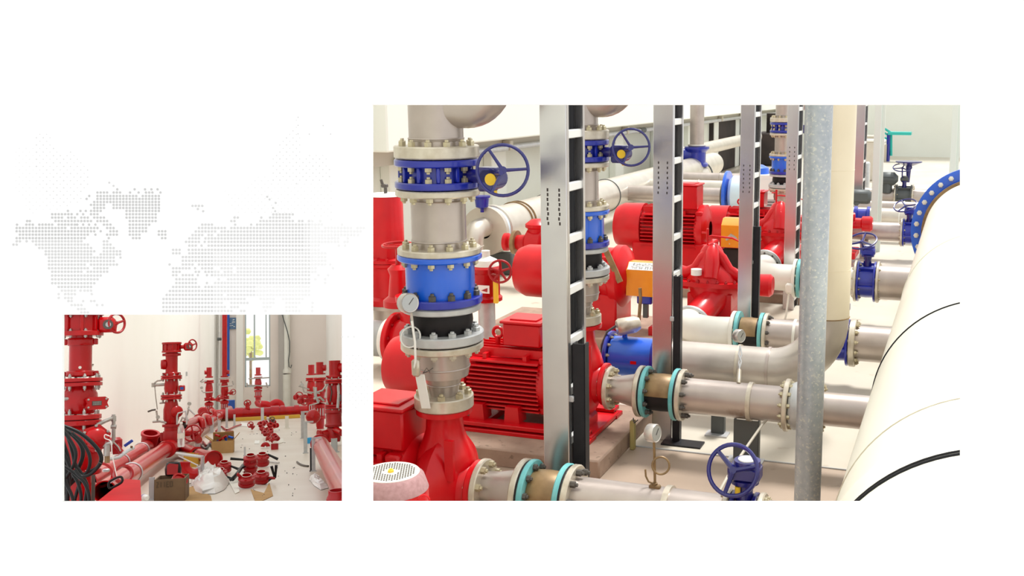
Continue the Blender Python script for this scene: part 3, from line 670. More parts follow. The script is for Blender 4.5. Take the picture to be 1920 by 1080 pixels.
# handwheel valve between riser and far motor
def hvalve(x, y, z, R, L, label, wheel=.13, tilt=(0, -.5, 1), m=DBLUE, m2=NAVY, hz=.30, wc=None, ex=FLG, fl=True):
    """butterfly valve on a pipe along x, gearbox on top with a handwheel; tilt: wheel axis"""
    T = thing('butterfly_valve', label, 'valve', (x, y, z-R))
    nb = 10
    for s in (-1, 1):
        flange(T, (x+s*(L*.5)-(.0 if s < 0 else .022), y, z), X1, R, .022, m, nb=nb, joined=True, br=.014, bh=.02)
        if fl: flange(T, (x+s*(L*.5+.02)-.014, y, z), X1, R*1.02, .03, ex, nb=nb, joined=True, br=.014, bh=.02, back=True)
    part(T, 'body', MB().lathe([(0, -L/2), (R*.78, -L/2), (R*.8, 0), (R*.78, L/2), (0, L/2)], AX((x, y, z), X1), 32), m)
    for k in range(5):
        a = pi*.15+k*pi*.35+pi
        part(T, 'rib', MB().box((0, R*.85, 0), (.022, R*.18, L*.9), AX((x, y, z), X1) @ Matrix.Rotation(a, 4, 'Z')), m)
    part(T, 'neck', MB().lathe([(.05, R*.7), (.04, R*1.05), (.045, R+.05), (.07, R+.055), (.07, R+.075), (0, R+.075)], AX((x, y, z), UP), 18), m2)
    zg = z+R+.11
    g = MB().box((x, y, zg), (.16, .12, .09), None, .02).cyl((x+.01, y, zg+.03), (x+.01, y, zg+.062), .065, 20)
    part(T, 'gearbox', g, m)
    part(T, 'dial', MB().cyl((x+.01, y, zg+.062), (x+.01, y, zg+.068), .045, 18), WHITE, 'pale round dial')
    ax = V(tilt).normalized(); c = V((x-.045, y-.05, zg+.02))
    if wc is not None:
        part(T, 'wheel_shaft', MB().cyl(V((x, y-.06, zg)), wc, .014, 8), m2); handwheel(T, wc, ax, wheel, .012, m, 3, .018, .01); return T
    part(T, 'wheel_shaft', MB().cyl(c, c+ax*(hz-.18), .013, 8), m2)
    handwheel(T, c+ax*(hz-.18), ax, wheel, .011, m2, 3, .018, .01)
    return T
# flow meter line: blue meter, long pipe, elbow up into the cream riser
YF, ZFm = 7.75, .425
T = thing('flow_meter', 'blue cylindrical flow meter with a white transmitter head, behind the pump on the near plinth', 'meter', (-2.45, YF, ZFm-.2))
part(T, 'body', MB().lathe([(0, 0), (.165, 0), (.165, .36), (0, .36)], AX((-2.66, YF, ZFm), X1), 40), BLUE)
part(T, 'nameplate', MB().box((-2.44, YF-.166, ZFm-.0), (.05, .004, .025)), RED, 'small red and white name plate')
for xx, m in ((-2.70, DBLUE), (-2.30, DBLUE)): flange(T, (xx, YF, ZFm), X1, .205, .03, m, nb=12, joined=True, br=.014, bh=.025)
hd = at(1168, 612, y=YF-.05)
part(T, 'stem', MB().cyl((hd.x, YF, ZFm+.15), (hd.x, YF, hd.z-.03), .022, 12), BLUE)
hM = AX(hd, (-.85, -.55, -.12))
t2 = part(T, 'transmitter_head', MB().lathe([(0, -.15), (.05, -.14), (.068, -.10), (.07, .03), (.058, .05), (0, .05)], hM, 24), FLG, 'pale grey rounded head')
part(t2, 'display', MB().cyl(hM @ V((0, 0, .05)), hM @ V((0, 0, .053)), .048, 20), GLASSY)
part(T, 'cable', MB().tube([hd+V((-.06, 0, 0)), hd+V((-.13, -.02, -.05)), hd+V((-.17, -.04, -.16)), hd+V((-.19, 0, -.28))], .010, 8), DGREY)
T = thing('outlet_pipe', 'long stainless pipe behind the middle suction pipe, bending up into the cream riser', 'pipe', (-1.5, YF, .26))
flange(T, (-2.265, YF, ZFm), X1, .205, .03, FLG, nb=12, joined=True, br=.014, bh=.025)
rr = .165; xv = -.935; rb_ = .43
pts = [V((-2.24, YF, ZFm)), V((xv-rb_, YF, ZFm))]+arc((xv-rb_, YF, ZFm+rb_), (0, 0, -1), (1, 0, 0), rb_, 0, pi/2, 14)[1:]+[V((xv, YF, ZFm+.45))]
part(T, 'pipe', MB().tube(pts, rr, 40, caps=False), STEELM)
for xx in (-1.62, -1.38): ringband(T, xx, YF, ZFm, rr, FLG if xx < -1.5 else STEEL, .022, .009, 'weld_ring')
T = thing('riser_pipe', 'tall cream jacketed pipe rising behind the galvanised pole', 'pipe', (xv, YF, ZFm+.45))
part(T, 'pipe', MB().lathe([(rr*1.01, ZFm+.45), (rr*1.01, 3.6)], AX((xv, YF, 0), UP), 40), CREAM)
part(T, 'seam_band', MB().torus(rr*1.012, .005, AX((xv, YF, ZFm+.455), UP), 36, 6), BRASS)
for z in (1.25, 2.0): part(T, 'sheet_seam', MB().torus(rr*1.012, .0022, AX((xv, YF, z), UP), 36, 5), CREAM)
# pipe C with elbow from the humped pump
YC, ZCp = 8.9, .42
T = thing('elbow_pipe', 'pale pipe curving from the humped pump towards the teal rubber joint', 'pipe', (-2.2, YC, .25))
fx, fy, fz = -2.44, Y3-.57, ZC-.345
pts = [V((fx, fy, fz))]+[V((fx+.02, fy-.12, fz-.01))]+arc((fx+.38, YC+.30, ZCp), (-1, 0, 0), (0, -1, 0), .34, .25, pi/2, 10)+[V((-1.885, YC, ZCp))]
part(T, 'pipe', MB().tube(pts, .135, 32, caps=False), WPIPE)
flange(T, (-1.92, YC, ZCp), X1, .19, .035, WPIPE, nb=10, joined=True)
T = thing('rubber_joint', 'rubber joint with two teal flanges on the pale line from the humped pump', 'joint', (-1.75, YC, .23))
part(T, 'flange', MB().lathe([(0, 0), (.19, 0), (.19, .03), (0, .03)], AX((-1.875, YC, ZCp), X1), 36), TEAL)
part(T, 'flange', MB().lathe([(0, 0), (.19, 0), (.19, .03), (0, .03)], AX((-1.66, YC, ZCp), X1), 36), TEAL)
part(T, 'rubber_sleeve', MB().lathe([(.1, 0), (.12, 0), (.135, .09), (.12, .19), (.1, .19)], AX((-1.855, YC, ZCp), X1), 32), RUB)
part(T, 'brown_cover', MB().lathe([(.137, .02), (.141, .09), (.137, .17)], AX((-1.855, YC, ZCp), X1, (0, 0, 1)), 24, 0, 0, pi), BRASS)
T = thing('suction_pipe', 'tan pipe between the teal rubber joint and the cream riser', 'pipe', (-1.4, YC, .25))
flange(T, (-1.625, YC, ZCp), X1, .19, .035, FLG, nb=10, joined=True, bm=DBOLT)
part(T, 'pipe', MB().tubep((-1.6, YC, ZCp), (-1.08, YC, ZCp), .14, .01, 36), STEEL); ringband(T, -1.36, YC, ZCp, .14, WPIPE, .025)
hvalve(-.96, YC, .40, .205, .17, 'blue butterfly valve half hidden behind the cream riser, its handwheel showing left of the pole', .09, (-.9, -.6, .2), wc=at(1489, 682, y=YC-.42))
wv = at(1486, 682, y=8.1)
T = thing('suction_pipe', 'stainless pipe right of the cream riser, joining the big white pipe', 'pipe', (-.6, YC, .25))
flange(T, (-.85, YC, .40), X1, .21, .035, FLG, nb=12, joined=True)
part(T, 'pipe', MB().tubep((-.83, YC, .40), (-.40, YC, .40), .155, .01, 36), STEEL)
# handwheel that shows left of the pole
# pipe D
YD, ZDp = 11.4, .48
T = thing('elbow_pipe', 'pale pipe from the further split-case pump, left of the galvanised pole', 'pipe', (-2.0, YD, .3))
fx, fy, fz = -2.24, Y4-.57, ZD-.345
pts = [V((fx, fy, fz)), V((fx+.01, fy-.2, fz))]+arc((fx+.36, YD+.32, ZDp), (-1, 0, 0), (0, -1, 0), .32, .2, pi/2, 10)+[V((-1.73, YD, ZDp))]
part(T, 'pipe', MB().tube(pts, .15, 32, caps=False), WPIPE)
flange(T, (-1.76, YD, ZDp), X1, .22, .035, WPIPE, nb=10, joined=True)
T = thing('rubber_joint', 'dark rubber joint with a teal flange just left of the galvanised pole', 'joint', (-1.6, YD, .26))
part(T, 'flange', MB().lathe([(0, 0), (.22, 0), (.22, .035), (0, .035)], AX((-1.71, YD, ZDp), X1), 36), TEAL)
part(T, 'rubber_sleeve', MB().lathe([(.1, 0), (.14, 0), (.15, .12), (.14, .24), (.1, .24)], AX((-1.685, YD, ZDp), X1), 32), RUB)
part(T, 'flange', MB().lathe([(0, 0), (.22, 0), (.22, .035), (0, .035)], AX((-1.44, YD, ZDp), X1), 36), TEAL)
T = thing('suction_pipe', 'pale pipe behind the pole between dark rubber joint and blue valve', 'pipe', (-1.2, YD, .3))
part(T, 'pipe', MB().tubep((-1.40, YD, ZDp), (-1.05, YD, ZDp), .155, .01, 36), WPIPE)
hvalve(-.955, YD, .49, .225, .2, 'blue butterfly valve beside the big white pipe, second nearest of those behind the cream riser', .16, (-.15, -.45, 1), hz=.30)
T = thing('suction_pipe', 'tan pipe right of the nearer blue valve beside the big white pipe', 'pipe', (-.6, YD, .3))
part(T, 'pipe', MB().tubep((-.82, YD, .49), (-.40, YD, .49), .19, .01, 36), STEEL)
single('hanging_plug', MB().tube([(-1.78, YD-.2, .36), (-1.8, YD-.24, .1), (-1.82, YD-.26, -.0)], .012, 6).box((-1.775, YD-.22, .40), (.09, .05, .12), None, .02), WPIPE, 'white plug and lead hanging from the dark rubber joint left of the pole', 'plug')
# far lines
YE = 16.0
T = thing('suction_pipe', 'long grey-brown pipe holding the second blue valve beside the big white pipe', 'pipe', (-1.2, YE, .3))
part(T, 'pipe', MB().tubep((-2.0, YE, .43), (-.83, YE, .43), .145, .01, 32), STEEL); ringband(T, -1.42, YE, .43, .145, WPIPE, .03); part(T, 'leg', MB().box((-1.40, YE, .14), (.12, .1, .29), None, .006), BEIGE)
T = thing('suction_pipe', 'short tan pipe right of the second blue valve beside the big white pipe', 'pipe', (-.5, YE, .3))
part(T, 'pipe', MB().tubep((-.66, YE, .43), (-.36, YE, .43), .15, .01, 32), STEEL)
hvalve(-.745, YE, .43, .215, .17, 'smaller blue butterfly valve further along the big white pipe', .17, (-.25, -.5, 1), hz=.27)
for yy, r, l in ((17.9, .145, 'pale pipe crossing behind the second blue valve'), (19.3, .12, 'thin beige pipe crossing behind the pale pipe'), (21.3, .17, 'furthest brown pipe carrying the dark valve gear')):
    T = thing('suction_pipe', l, 'pipe', (-1.2, yy, .3))
    part(T, 'pipe', MB().tubep((-2.6, yy, .43), (-.30, yy, .43), r, .01, 28), STEELW if yy < 18 else STEEL)
    part(T, 'weld_ring', MB().torus(r, .012, AX((-1.0, yy, .43), X1), 28, 6), WPIPE)
T = hvalve(-1.12, 21.3, .43, .25, .3, 'distant dark valve assembly with a flared blue top on the furthest brown pipe', .18, (0, -.4, 1), m=DGREY, m2=NAVY, hz=.42)
part(T, 'flared_top', MB().lathe([(.03, .3), (.05, .55), (.06, .62), (.26, .70), (.26, .72), (0, .72)], AX((-1.05, 21.3, .43), UP), 16), NAVY)
single('actuator_box', MB().box((-1.45, 21.2, .80), (.42, .3, .26), None, .08).cyl((-1.45, 21.2, .52), (-1.45, 21.2, .7), .1, 14).box((-1.45, 21.04, .80), (.34, .03, .05)), DGREY, 'dark rounded actuator box left of the distant flared blue valve', 'actuator')
single('actuator_box', MB().box((-1.85, 19.3, .62), (.5, .3, .24), None, .05).cyl((-1.85, 19.3, .42), (-1.85, 19.3, .54), .12, 14), DGREY, 'dark valve body beside the pale post in the distance', 'actuator')
single('gate_valve', MB().lathe([(0, 0), (.17, 0), (.17, .05), (.13, .07), (.13, .2), (.17, .22), (.17, .27), (0, .27)], AX((-1.75, 17.85, .43), X1), 20), DBLUE, 'dark blue valve body on the pale pipe left of the pale post', 'valve')

# ================================================================== BIG WHITE PIPE
BX, BZ, BR = .222, .72, .68
T = thing('header_pipe', 'big white jacketed pipe running away along the right side', 'pipe', (BX, 8, BZ-BR))
prof = [(BR, 2.2), (BR, 3.66), (BR+.012, 3.70), (BR+.012, 3.74), (BR, 3.78), (BR, 14.2)]
part(T, 'jacket', MB().lathe(prof, AX((BX, 0, BZ), (0, 1, 0)), 96), JACK)
for yy, r in ((3.50, .006), (3.53, .005)): part(T, 'black_band', MB().torus(BR+.002, r, AX((BX, yy, BZ), (0, 1, 0)), 96, 6), BLK, 'thin black band')
part(T, 'black_band', MB().torus(BR+.002, .006, AX((BX, 6.12, BZ), (0, 1, 0)), 96, 6), BLK, 'thin black band')
part(T, 'jacket_seam', MB().torus(BR+.001, .0035, AX((BX, 4.17, BZ), (0, 1, 0)), 96, 5), FLG, 'ragged pale seam')
part(T, 'jacket_seam', MB().torus(BR+.001, .006, AX((BX, 9.0, BZ), (0, 1, 0)), 96, 5), JACK)
fl = part(T, 'end_flange', MB().lathe([(.3, 14.2), (.86, 14.2), (.86, 14.28), (.3, 14.28)], AX((BX, 0, BZ), (0, 1, 0)), 72), BLUE, 'bright blue end flange')
bolts(fl, AX((BX, 14.2, BZ), (0, -1, 0)), .79, 32, .035, .05, WPIPE)
part(T, 'flange_rim', MB().lathe([(.3, 14.05), (.72, 14.05), (.72, 14.12), (.3, 14.12)], AX((BX, 0, BZ), (0, 1, 0)), 64), BRASS)
bolts(fl, AX((BX, 14.12, BZ), (0, -1, 0)), .70, 40, .022, .05, DBOLT)
for yy in (5.2, 9.6, 13): part(T, 'saddle', MB().box((BX, yy, .05), (.9, .2, .1), None, .01), CONC)

# ================================================================== NEAR VALVE at the bottom edge
T = hvalve(-.945, Y1, .475, .155, .13, 'navy butterfly valve with a big handwheel at the bottom edge, on the nearest suction line', .123, (-.1, -1, .38), m=NAVY, hz=.20)
p = at(1383, 925, y=Y1-.05)
part(T, 'drain_cap', MB().cyl(p, p+V((0, 0, .035)), .014, 12), YEL, 'small yellow cap')
T = thing('suction_pipe', 'end piece of the nearest suction line, joining the big white pipe', 'pipe', (-.6, Y1, .35))
part(T, 'pipe', MB().tubep((-.86, Y1, .475), (-.42, Y1, .475), .12, .01, 30), STEEL)
single('thin_conduit', MB().tube([at(1340, 938, y=5.1), at(1372, 880, y=5.6), at(1400, 838, y=6.1), at(1430, 795, y=6.66), at(1437, 788, y=Y2-.1)], .009, 8), BEIGE, 'thin pale conduit slanting past the navy handwheel', 'conduit')
# ================================================================== CABLE TRAYS, POLES
XT = -1.9
def tray(y, w, d, label, zlow=0, post=None, slots=None, nr=.28, dx=0, cables=True, z1=3.8):
    x = XT+dx
    T = thing('cable_tray', label, 'cable tray', (x, y, 0))
    a = MB().box((x, y, 1.9), (w, .018, z1), None, .004).box((x-w/2+.004, y+.02, 1.9), (.008, .05, z1)).box((x+w/2-.004, y+.015, 1.9), (.008, .03, z1))
    part(T, 'side_rail', a, TRAYM)
    a = MB().box((x, y+d, 1.9), (w, .014, z1)).box((x+w/2-.004, y+d-.012, 1.9), (.012, .03, z1))
    part(T, 'side_rail', a, TRAYM)
    k = 0
    while .12+k*nr < z1-.1:
        part(T, 'rung', MB().box((x+w/2-.02, y+d/2, .12+k*nr), (.03, d-.02, .045), None, .004), WSTEEL); k += 1
    if slots:
        s = MB()
        for c in (-.22, .22):
            for i in range(slots[2]):
                z = slots[0]-i*slots[1]
                s.box((x+c*w+.003*math.sin(i*3), y-.0095, z), (.0085, .002, .017), None, .0)
        part(T, 'slot_holes', s, DARK, kind='stuff')
    if cables:
        for k in range(3):
            yc = y+.02+(d-.035)*(k+.5)/3; c = MB().cyl((x-.0, yc, 0), (x-.0, yc, 3.8), (d-.035)/6.02, 14)
            single('power_cable', c, BLK, ['black cable in the front of the %s', 'black cable in the middle of the %s', 'black cable at the back of the %s'][k] % label.split(',')[0].replace('galvanised ', ''), 'cable')
    if post:
        px, py, h, pw = post
        P = thing('channel_post', 'black steel channel post standing beside the %s' % label.split(',')[0].replace('galvanised ', ''), 'post', (px, py, 0))
        part(P, 'channel', MB().box((px, py, h/2), (pw, .012, h)).box((px-pw/2, py+.03, h/2), (.010, .06, h)).box((px+pw/2, py+.03, h/2), (.010, .06, h)), BPOST)
        for z in (.35, .75):
            part(P, 'bracket', MB().box((px-pw/2-.01, py-.01, h*z), (.03, .02, .035), None, .004), GALV)
        part(P, 'foot_plate', MB().box((px+.06, py-.02, .006), (.3, .14, .012)), BPOST)
    return T
tray(5.00, .150, .26, 'first galvanised cable tray, right of the nearest riser', post=(at(1086, 760, y=5.04).x, 5.04, at(1086, 645, y=5.04).z, .062), slots=(at(1040, 356, y=5).z, .0255, 8), dx=at(1041, 560, y=5.0).x+1.9)
tray(7.06, .150, .26, 'second galvanised cable tray, left of the orange-guarded pump', post=(at(1268, 780, y=7.05).x+.0, 7.04, at(1268, 518, y=7.05).z, .045), slots=(at(1245, 305, y=7.06).z, .036, 7), dx=at(1243, 440, y=7.06).x+1.9)
tray(9.25, .132, .3, 'third galvanised cable tray, left of the far blue valves', post=(at(1417, 500, y=9.3).x, 9.3, at(1417, 425, y=9.3).z, .055), slots=(1.90, .04, 7), dx=at(1399, 400, y=9.25).x+1.9)
tray(11.9, .13, .34, 'fourth galvanised cable tray, just left of the galvanised pole', dx=at(1485, 300, y=11.9).x+1.9, slots=(1.92, .05, 6))
tray(20.0, .2, .5, 'distant pale cable tray, right of the cream riser', dx=-.02, nr=.36)
px_, py_ = -.795, 5.9
T = thing('support_pole', 'thick spangled galvanised pole in front of the cream riser', 'pole', (px_, py_, 0))
part(T, 'tube', MB().lathe([(.079, 0), (.079, 3.8), (0, 3.8)], AX((px_, py_, 0), UP), 36), POLE)
part(T, 'base_plate', MB().box((px_, py_, .006), (.24, .24, .012), None, .002), POLE)
p = at(1646, 400, y=16.7)
T = thing('support_pole', 'square pale green post in the distance left of the smaller blue valve', 'pole', (-1.32, 16.75, 0))
part(T, 'tube', MB().box((-1.32, 16.75, 1.9), (.11, .16, 3.8), None, .006), WPOST)
part(T, 'flange_strip', MB().box((-1.245, 16.75, 1.9), (.06, .05, 3.8)), WPOST)
T = thing('support_pole', 'pale post in the distance behind the blue end flange', 'pole', (-.18, 18.2, 0))
part(T, 'tube', MB().box((-.18, 18.2, 1.9), (.10, .16, 3.8), None, .006), WPOST)
part(T, 'flange_strip', MB().box((-.11, 18.2, 1.9), (.05, .05, 3.8)), WPOST)

# ================================================================== LEFT WALL MANIFOLD
HX, HZ, HR = -6.2, .66, .29
T = thing('manifold_pipe', 'thick beige manifold pipe along the left wall behind the red motors', 'pipe', (HX, 18, HZ-HR))
part(T, 'pipe', MB().lathe([(HR, 12.85), (HR, 26)], AX((HX, 0, HZ), (0, 1, 0)), 40), STEELW)
part(T, 'collar', MB().lathe([(.1, 12.6), (.34, 12.6), (.34, 12.68), (.3, 12.7), (.3, 12.78), (.34, 12.8), (.34, 12.88), (HR, 12.88)], AX((HX, 0, HZ), (0, 1, 0)), 40), STEELW)
part(T, 'collar_band', MB().lathe([(.31, 12.7), (.318, 12.71), (.318, 12.79), (.31, 12.8)], AX((HX, 0, HZ), (0, 1, 0)), 40), LBLUE, 'pale blue sealing band')
for yy in (13.6, 13.72, 14.8, 17.6): part(T, 'band', MB().torus(HR+.003, .018 if yy < 14 else .012, AX((HX, yy, HZ), (0, 1, 0)), 40, 6), BRASS if yy < 14 else DGREY)
for yy in (13.0, 16, 19): part(T, 'saddle', MB().box((HX, yy, .16), (.5, .12, .32), None, .02), DGREY)
T = thing('elbow_pipe', 'beige elbow pipe turning down at the near end of the wall manifold', 'pipe', (HX+.1, 12.2, 0))
e = [V((HX, 12.62, HZ+.06))]+arc((HX, 12.44, HZ-.12), (0, 0, 1), (0, -1, 0), .18, 0, pi/2, 8)+[V((HX, 12.26, .0))]
part(T, 'pipe', MB().tube(e, .135, 28, caps=False), STEELW)
part(T, 'weld_ring', MB().torus(.137, .010, AX((HX, 12.26, HZ-.15), UP), 28, 6), STEELW)
single('vent_cap', MB().lathe([(0, 0), (.04, 0), (.04, .06), (.14, .10), (.16, .26), (.19, .27), (.19, .3), (0, .3)], AX((HX, 12.55, .93), UP) @ Matrix.Diagonal((.62, .62, .75, 1)), 20), DBLUE, 'small cobalt blue cap on top of the wall manifold, behind the nearest riser', 'cap')
for yy, r, x1_, l in ((18.2, .145, -4.15, 'lower brown branch pipe leaving the wall manifold, with a dark leg'), (19.6, .15, -3.3, 'middle beige branch pipe leaving the wall manifold'), (21.5, .14, -3.6, 'upper brown branch pipe leaving the wall manifold')):
    T = thing('branch_pipe', l, 'pipe', (-5, yy, .5))
    part(T, 'pipe', MB().tubep((HX+.1, yy, .66), (x1_, yy, .66), r, .01, 28), STEEL if yy != 19.6 else STEELW)
    part(T, 'weld_ring', MB().torus(r, .014, AX((-4.95, yy, .66), X1), 28, 6), STEEL)
    if yy < 19: part(T, 'leg', MB().box((-4.9, yy, .26), (.10, .06, .52)).box((-4.95, yy-.02, .5), (.26, .08, .05)), DGREY)
T = thing('branch_pipe', 'high beige pipe sloping along the left wall above the brown branch pipes', 'pipe', (-6.6, 24, .9))
part(T, 'pipe', MB().cyl((-6.6, 22.5, 1.0), (-6.6, 34, 1.0), .17, 24), STEELW)
T = thing('strainer', 'pale blue round-ended tank with a blue flange, left of the third cable tray', 'tank', (-3.8, 18.2, .3))
part(T, 'shell', MB().lathe([(0, 0), (.28, .0), (.34, .06), (.34, .75), (.28, .95), (0, 1.0)], AX((-4.0, 18.2, .70), X1), 32), LBLUE)
part(T, 'flange', MB().lathe([(0, 0), (.42, 0), (.42, .05), (0, .05)], AX((-4.08, 18.2, .70), X1), 32), BLUE)
part(T, 'dark_flange', MB().lathe([(0, 0), (.24, 0), (.24, .05), (0, .05)], AX((-4.15, 18.2, .66), X1), 28), DBOLT)
part(T, 'leg', MB().box((-3.7, 18.2, .2), (.08, .1, .4)), DGREY)
T = thing('control_cabinet', 'white box with louvred grey base in the distance, right of the third cable tray', 'cabinet', (-3.25, 17.3, 0))
part(T, 'body', MB().box((-3.2, 17.3, .95), (.75, .5, .42), None, .01), WHITE); part(T, 'door', MB().box((-3.1, 17.04, .97), (.3, .012, .22)), WHITE)
b = MB()
for k in range(6): b.box((-3.2, 17.06, .48+k*.05), (.72, .03, .03))
part(T, 'louvres', b, GREYF); part(T, 'base', MB().box((-3.2, 17.32, .37), (.7, .44, .74)), GREYF)
part(T, 'blue_hood', MB().lathe([(0, 0), (.22, 0), (.2, .1), (.1, .15), (0, .16)], AX((-3.35, 17.3, 1.16), UP), 20), BLUE)
# blue tee valve with steel riser on the back of the manifold
T = thing('tee_valve', 'blue flanged tee valve under a steel riser on the left wall', 'valve', (-6.15, 24, .75))
part(T, 'body', MB().lathe([(0, .74), (.28, .74), (.28, .80), (.22, .84), (.22, 1.08), (.30, 1.16), (.30, 1.21), (0, 1.21)], AX((-6.12, 24, 0), UP), 28), DBLUE)
part(T, 'side_arm', MB().cyl((-6.12, 24, 1.02), (-7.0, 23.6, 1.02), .15, 24), DBLUE)
T = thing('riser_pipe', 'steel pipe rising from the blue tee valve at the left wall', 'pipe', (-6.12, 24, 1.21))
part(T, 'pipe', MB().lathe([(.17, 1.21), (.17, 3.2)], AX((-6.12, 24, 0), UP), 28), STEEL); part(T, 'base_ring', MB().torus(.19, .03, AX((-6.12, 24, 1.24), UP), 28, 6), STEELW)
T = thing('valve_bonnet', 'beige rounded valve bonnet under the blue tee valve', 'valve', (-6.1, 23.5, .3))
part(T, 'bonnet', MB().lathe([(0, 0), (.36, 0), (.42, .1), (.40, .3), (.26, .5), (.2, .55), (0, .56)], AX((-6.12, 24, .2), UP), 28), STEELW)
part(T, 'strap', MB().torus(.40, .02, AX((-6.12, 24, .52), (.5, -1, .4)), 28, 6), DGREY)

# ================================================================== LEFT CORNER: red tanks, grey pipe, alarm valve
T = thing('red_vessel', 'tall red cylindrical vessel with bolted rings at the left edge', 'vessel', (-5.86, 9.5, 0))
tk = AX((-5.83, 9.5, 0), UP)
part(T, 'upper_shell', MB().lathe([(0, 1.49), (.17, 1.49), (.185, 1.47), (.185, .82), (.23, .80), (.23, .765), (0, .765)], tk, 36), RED)
part(T, 'lower_shell', MB().lathe([(0, .76), (.23, .76), (.23, .73), (.20, .71), (.20, .40), (.245, .37), (.245, .31), (0, .31)], tk, 36), RED)
part(T, 'top_plate', MB().lathe([(.187, 1.47), (.172, 1.493), (0, 1.498)], tk, 36), WHITE)
part(T, 'base_pipe', MB().lathe([(.25, .31), (.25, .27), (.17, .26), (.17, 0)], tk, 30), STEEL)
nb = MB()
for k in range(12):
    a = 2*pi*k/12; nb.bolt(AX((-5.83+.215*cos(a), 9.5+.215*sin(a), .80), UP), .016, .03)
part(T, 'ring_bolts', nb, RED, kind='stuff')
single('air_valve', MB().cyl((-5.82, 9.5, 1.49), (-5.82, 9.5, 1.56), .018, 8).box((-5.83, 9.5, 1.575), (.07, .05, .04), None, .01).cyl((-5.85, 9.5, 1.58), (-5.87, 9.5, 1.64), .015, 8), DBOLT, 'small dark air valve on top of the tall red vessel', 'valve')
T = thing('gate_valve', 'red gate valve with a flat pale handwheel, left of the nearest riser', 'valve', (-5.0, 8.4, .4))
handwheel(T, at(745, 459, y=8.4), (0, -.05, 1), .135, .013, REDL, 3)
wp = at(745, 459, y=8.4)
part(T, 'stem', MB().cyl((wp.x, 8.4, .55), (wp.x, 8.4, wp.z), .022, 10), REDL)
part(T, 'bonnet', MB().lathe([(0, .30), (.15, .30), (.15, .36), (.10, .4), (.08, .60), (.10, .66), (.06, .70), (0, .7)], AX((wp.x, 8.4, .25), UP), 24), RED)
gx, gy, gz = -4.78, 8.2, .27
T = thing('drain_pipe', 'dark grey plastic pipe with a pale collar below the tall red vessel', 'pipe', (-5.4, gy, gz-.17))
part(T, 'pipe', MB().cyl((-5.22, gy, gz), (-5.05, gy, gz), .17, 32), GREYP)
part(T, 'collar', MB().lathe([(0, 0), (.2, 0), (.21, .04), (.2, .07), (0, .07)], AX((-5.06, gy, gz), X1), 32), WHITE)
T = thing('swing_valve', 'red round valve body with a bolted flange, between grey pipe and nearest riser', 'valve', (-4.85, gy, gz-.25))
flange(T, (-4.99, gy, gz), X1, .26, .05, RED, nb=10, joined=True, br=.016, bh=.02, bm=DRED)
part(T, 'body', MB().lathe([(0, 0), (.2, 0), (.24, .12), (.23, .28), (.16, .42), (0, .5)], AX((-4.94, gy, gz), X1), 32), RED)
part(T, 'top_port', MB().lathe([(.0, .0), (.12, 0), (.12, .36), (.16, .37), (.16, .42), (0, .42)], AX((-4.78, gy, gz+.02), UP), 24), RED)
part(T, 'eye_lug', MB().torus(.10, .025, AX((-4.72, gy, gz+.50), (.4, -1, 0)), 20, 8), RED)
vx, vy = -3.93, 8.0
T = thing('alarm_valve', 'small red valve with maroon handwheel and white sticker beside the bright blue check valve', 'valve', (vx, vy, .3))
part(T, 'body', MB().lathe([(0, .74), (.08, .74), (.14, .76), (.14, .79), (.12, .81), (.12, 1.0), (.14, 1.02), (.14, 1.05), (.12, 1.07), (0, 1.07)], AX((vx, vy, 0), UP), 28), REDL)
part(T, 'bonnet', MB().lathe([(.12, 1.07), (.10, 1.12), (.04, 1.15), (.04, 1.2), (0, 1.2)], AX((vx, vy, 0), UP), 22), WPIPE)
handwheel(T, (vx+.18, vy-.09, 1.04), (.35, -1, .1), .095, .011, DRED, 5)
part(T, 'wheel_shaft', MB().cyl((vx+.06, vy-.03, 1.03), (vx+.18, vy-.09, 1.03), .02, 8), DRED)
part(T, 'sticker', MB().box((vx+.035, vy-.122, .88), (.11, .004, .07)), WHITE, 'white sticker with a dark mark')
part(T, 'sticker_mark', MB().prism([(-.025, -.01), (.03, -.022), (.034, .015)], .002, AX((vx+.04, vy-.1265, .88), (0, -1, 0))), DRED)
part(T, 'drop_pipe', MB().cyl((vx, vy, .28), (vx, vy, .74), .075, 22), GREYF)
part(T, 'foot_ring', MB().lathe([(0, 0), (.13, 0), (.13, .03), (.1, .05), (0, .05)], AX((vx, vy, .26), UP), 24), GREYF)
single('yellow_tag', MB().box((vx+.14, vy-.10, .86), (.04, .03, .20), None, .004), [YEL], 'yellow and white tag hanging beside the maroon handwheel', 'tag')
T = thing('red_valve_group', 'dirty red valve lying against the wall manifold, left of the first cable tray', 'valve', (-5.5, 12.2, .3))
part(T, 'body', MB().lathe([(0, 0), (.12, 0), (.12, .05), (.09, .08), (.11, .3), (.2, .36), (.2, .55), (.12, .6), (0, .6)], AX((-5.75, 12.3, .58), X1), 24), RED)
part(T, 'flange', MB().lathe([(0, 0), (.16, 0), (.16, .05), (0, .05)], AX((-5.62, 12.3, .58), X1), 20), BRASS)
part(T, 'bonnet', MB().lathe([(.13, 0), (.13, .2), (.16, .22), (.16, .26), (.08, .32), (0, .33)], AX((-5.28, 12.3, .58), UP), 20), RED)
T.name = 'red_valve'
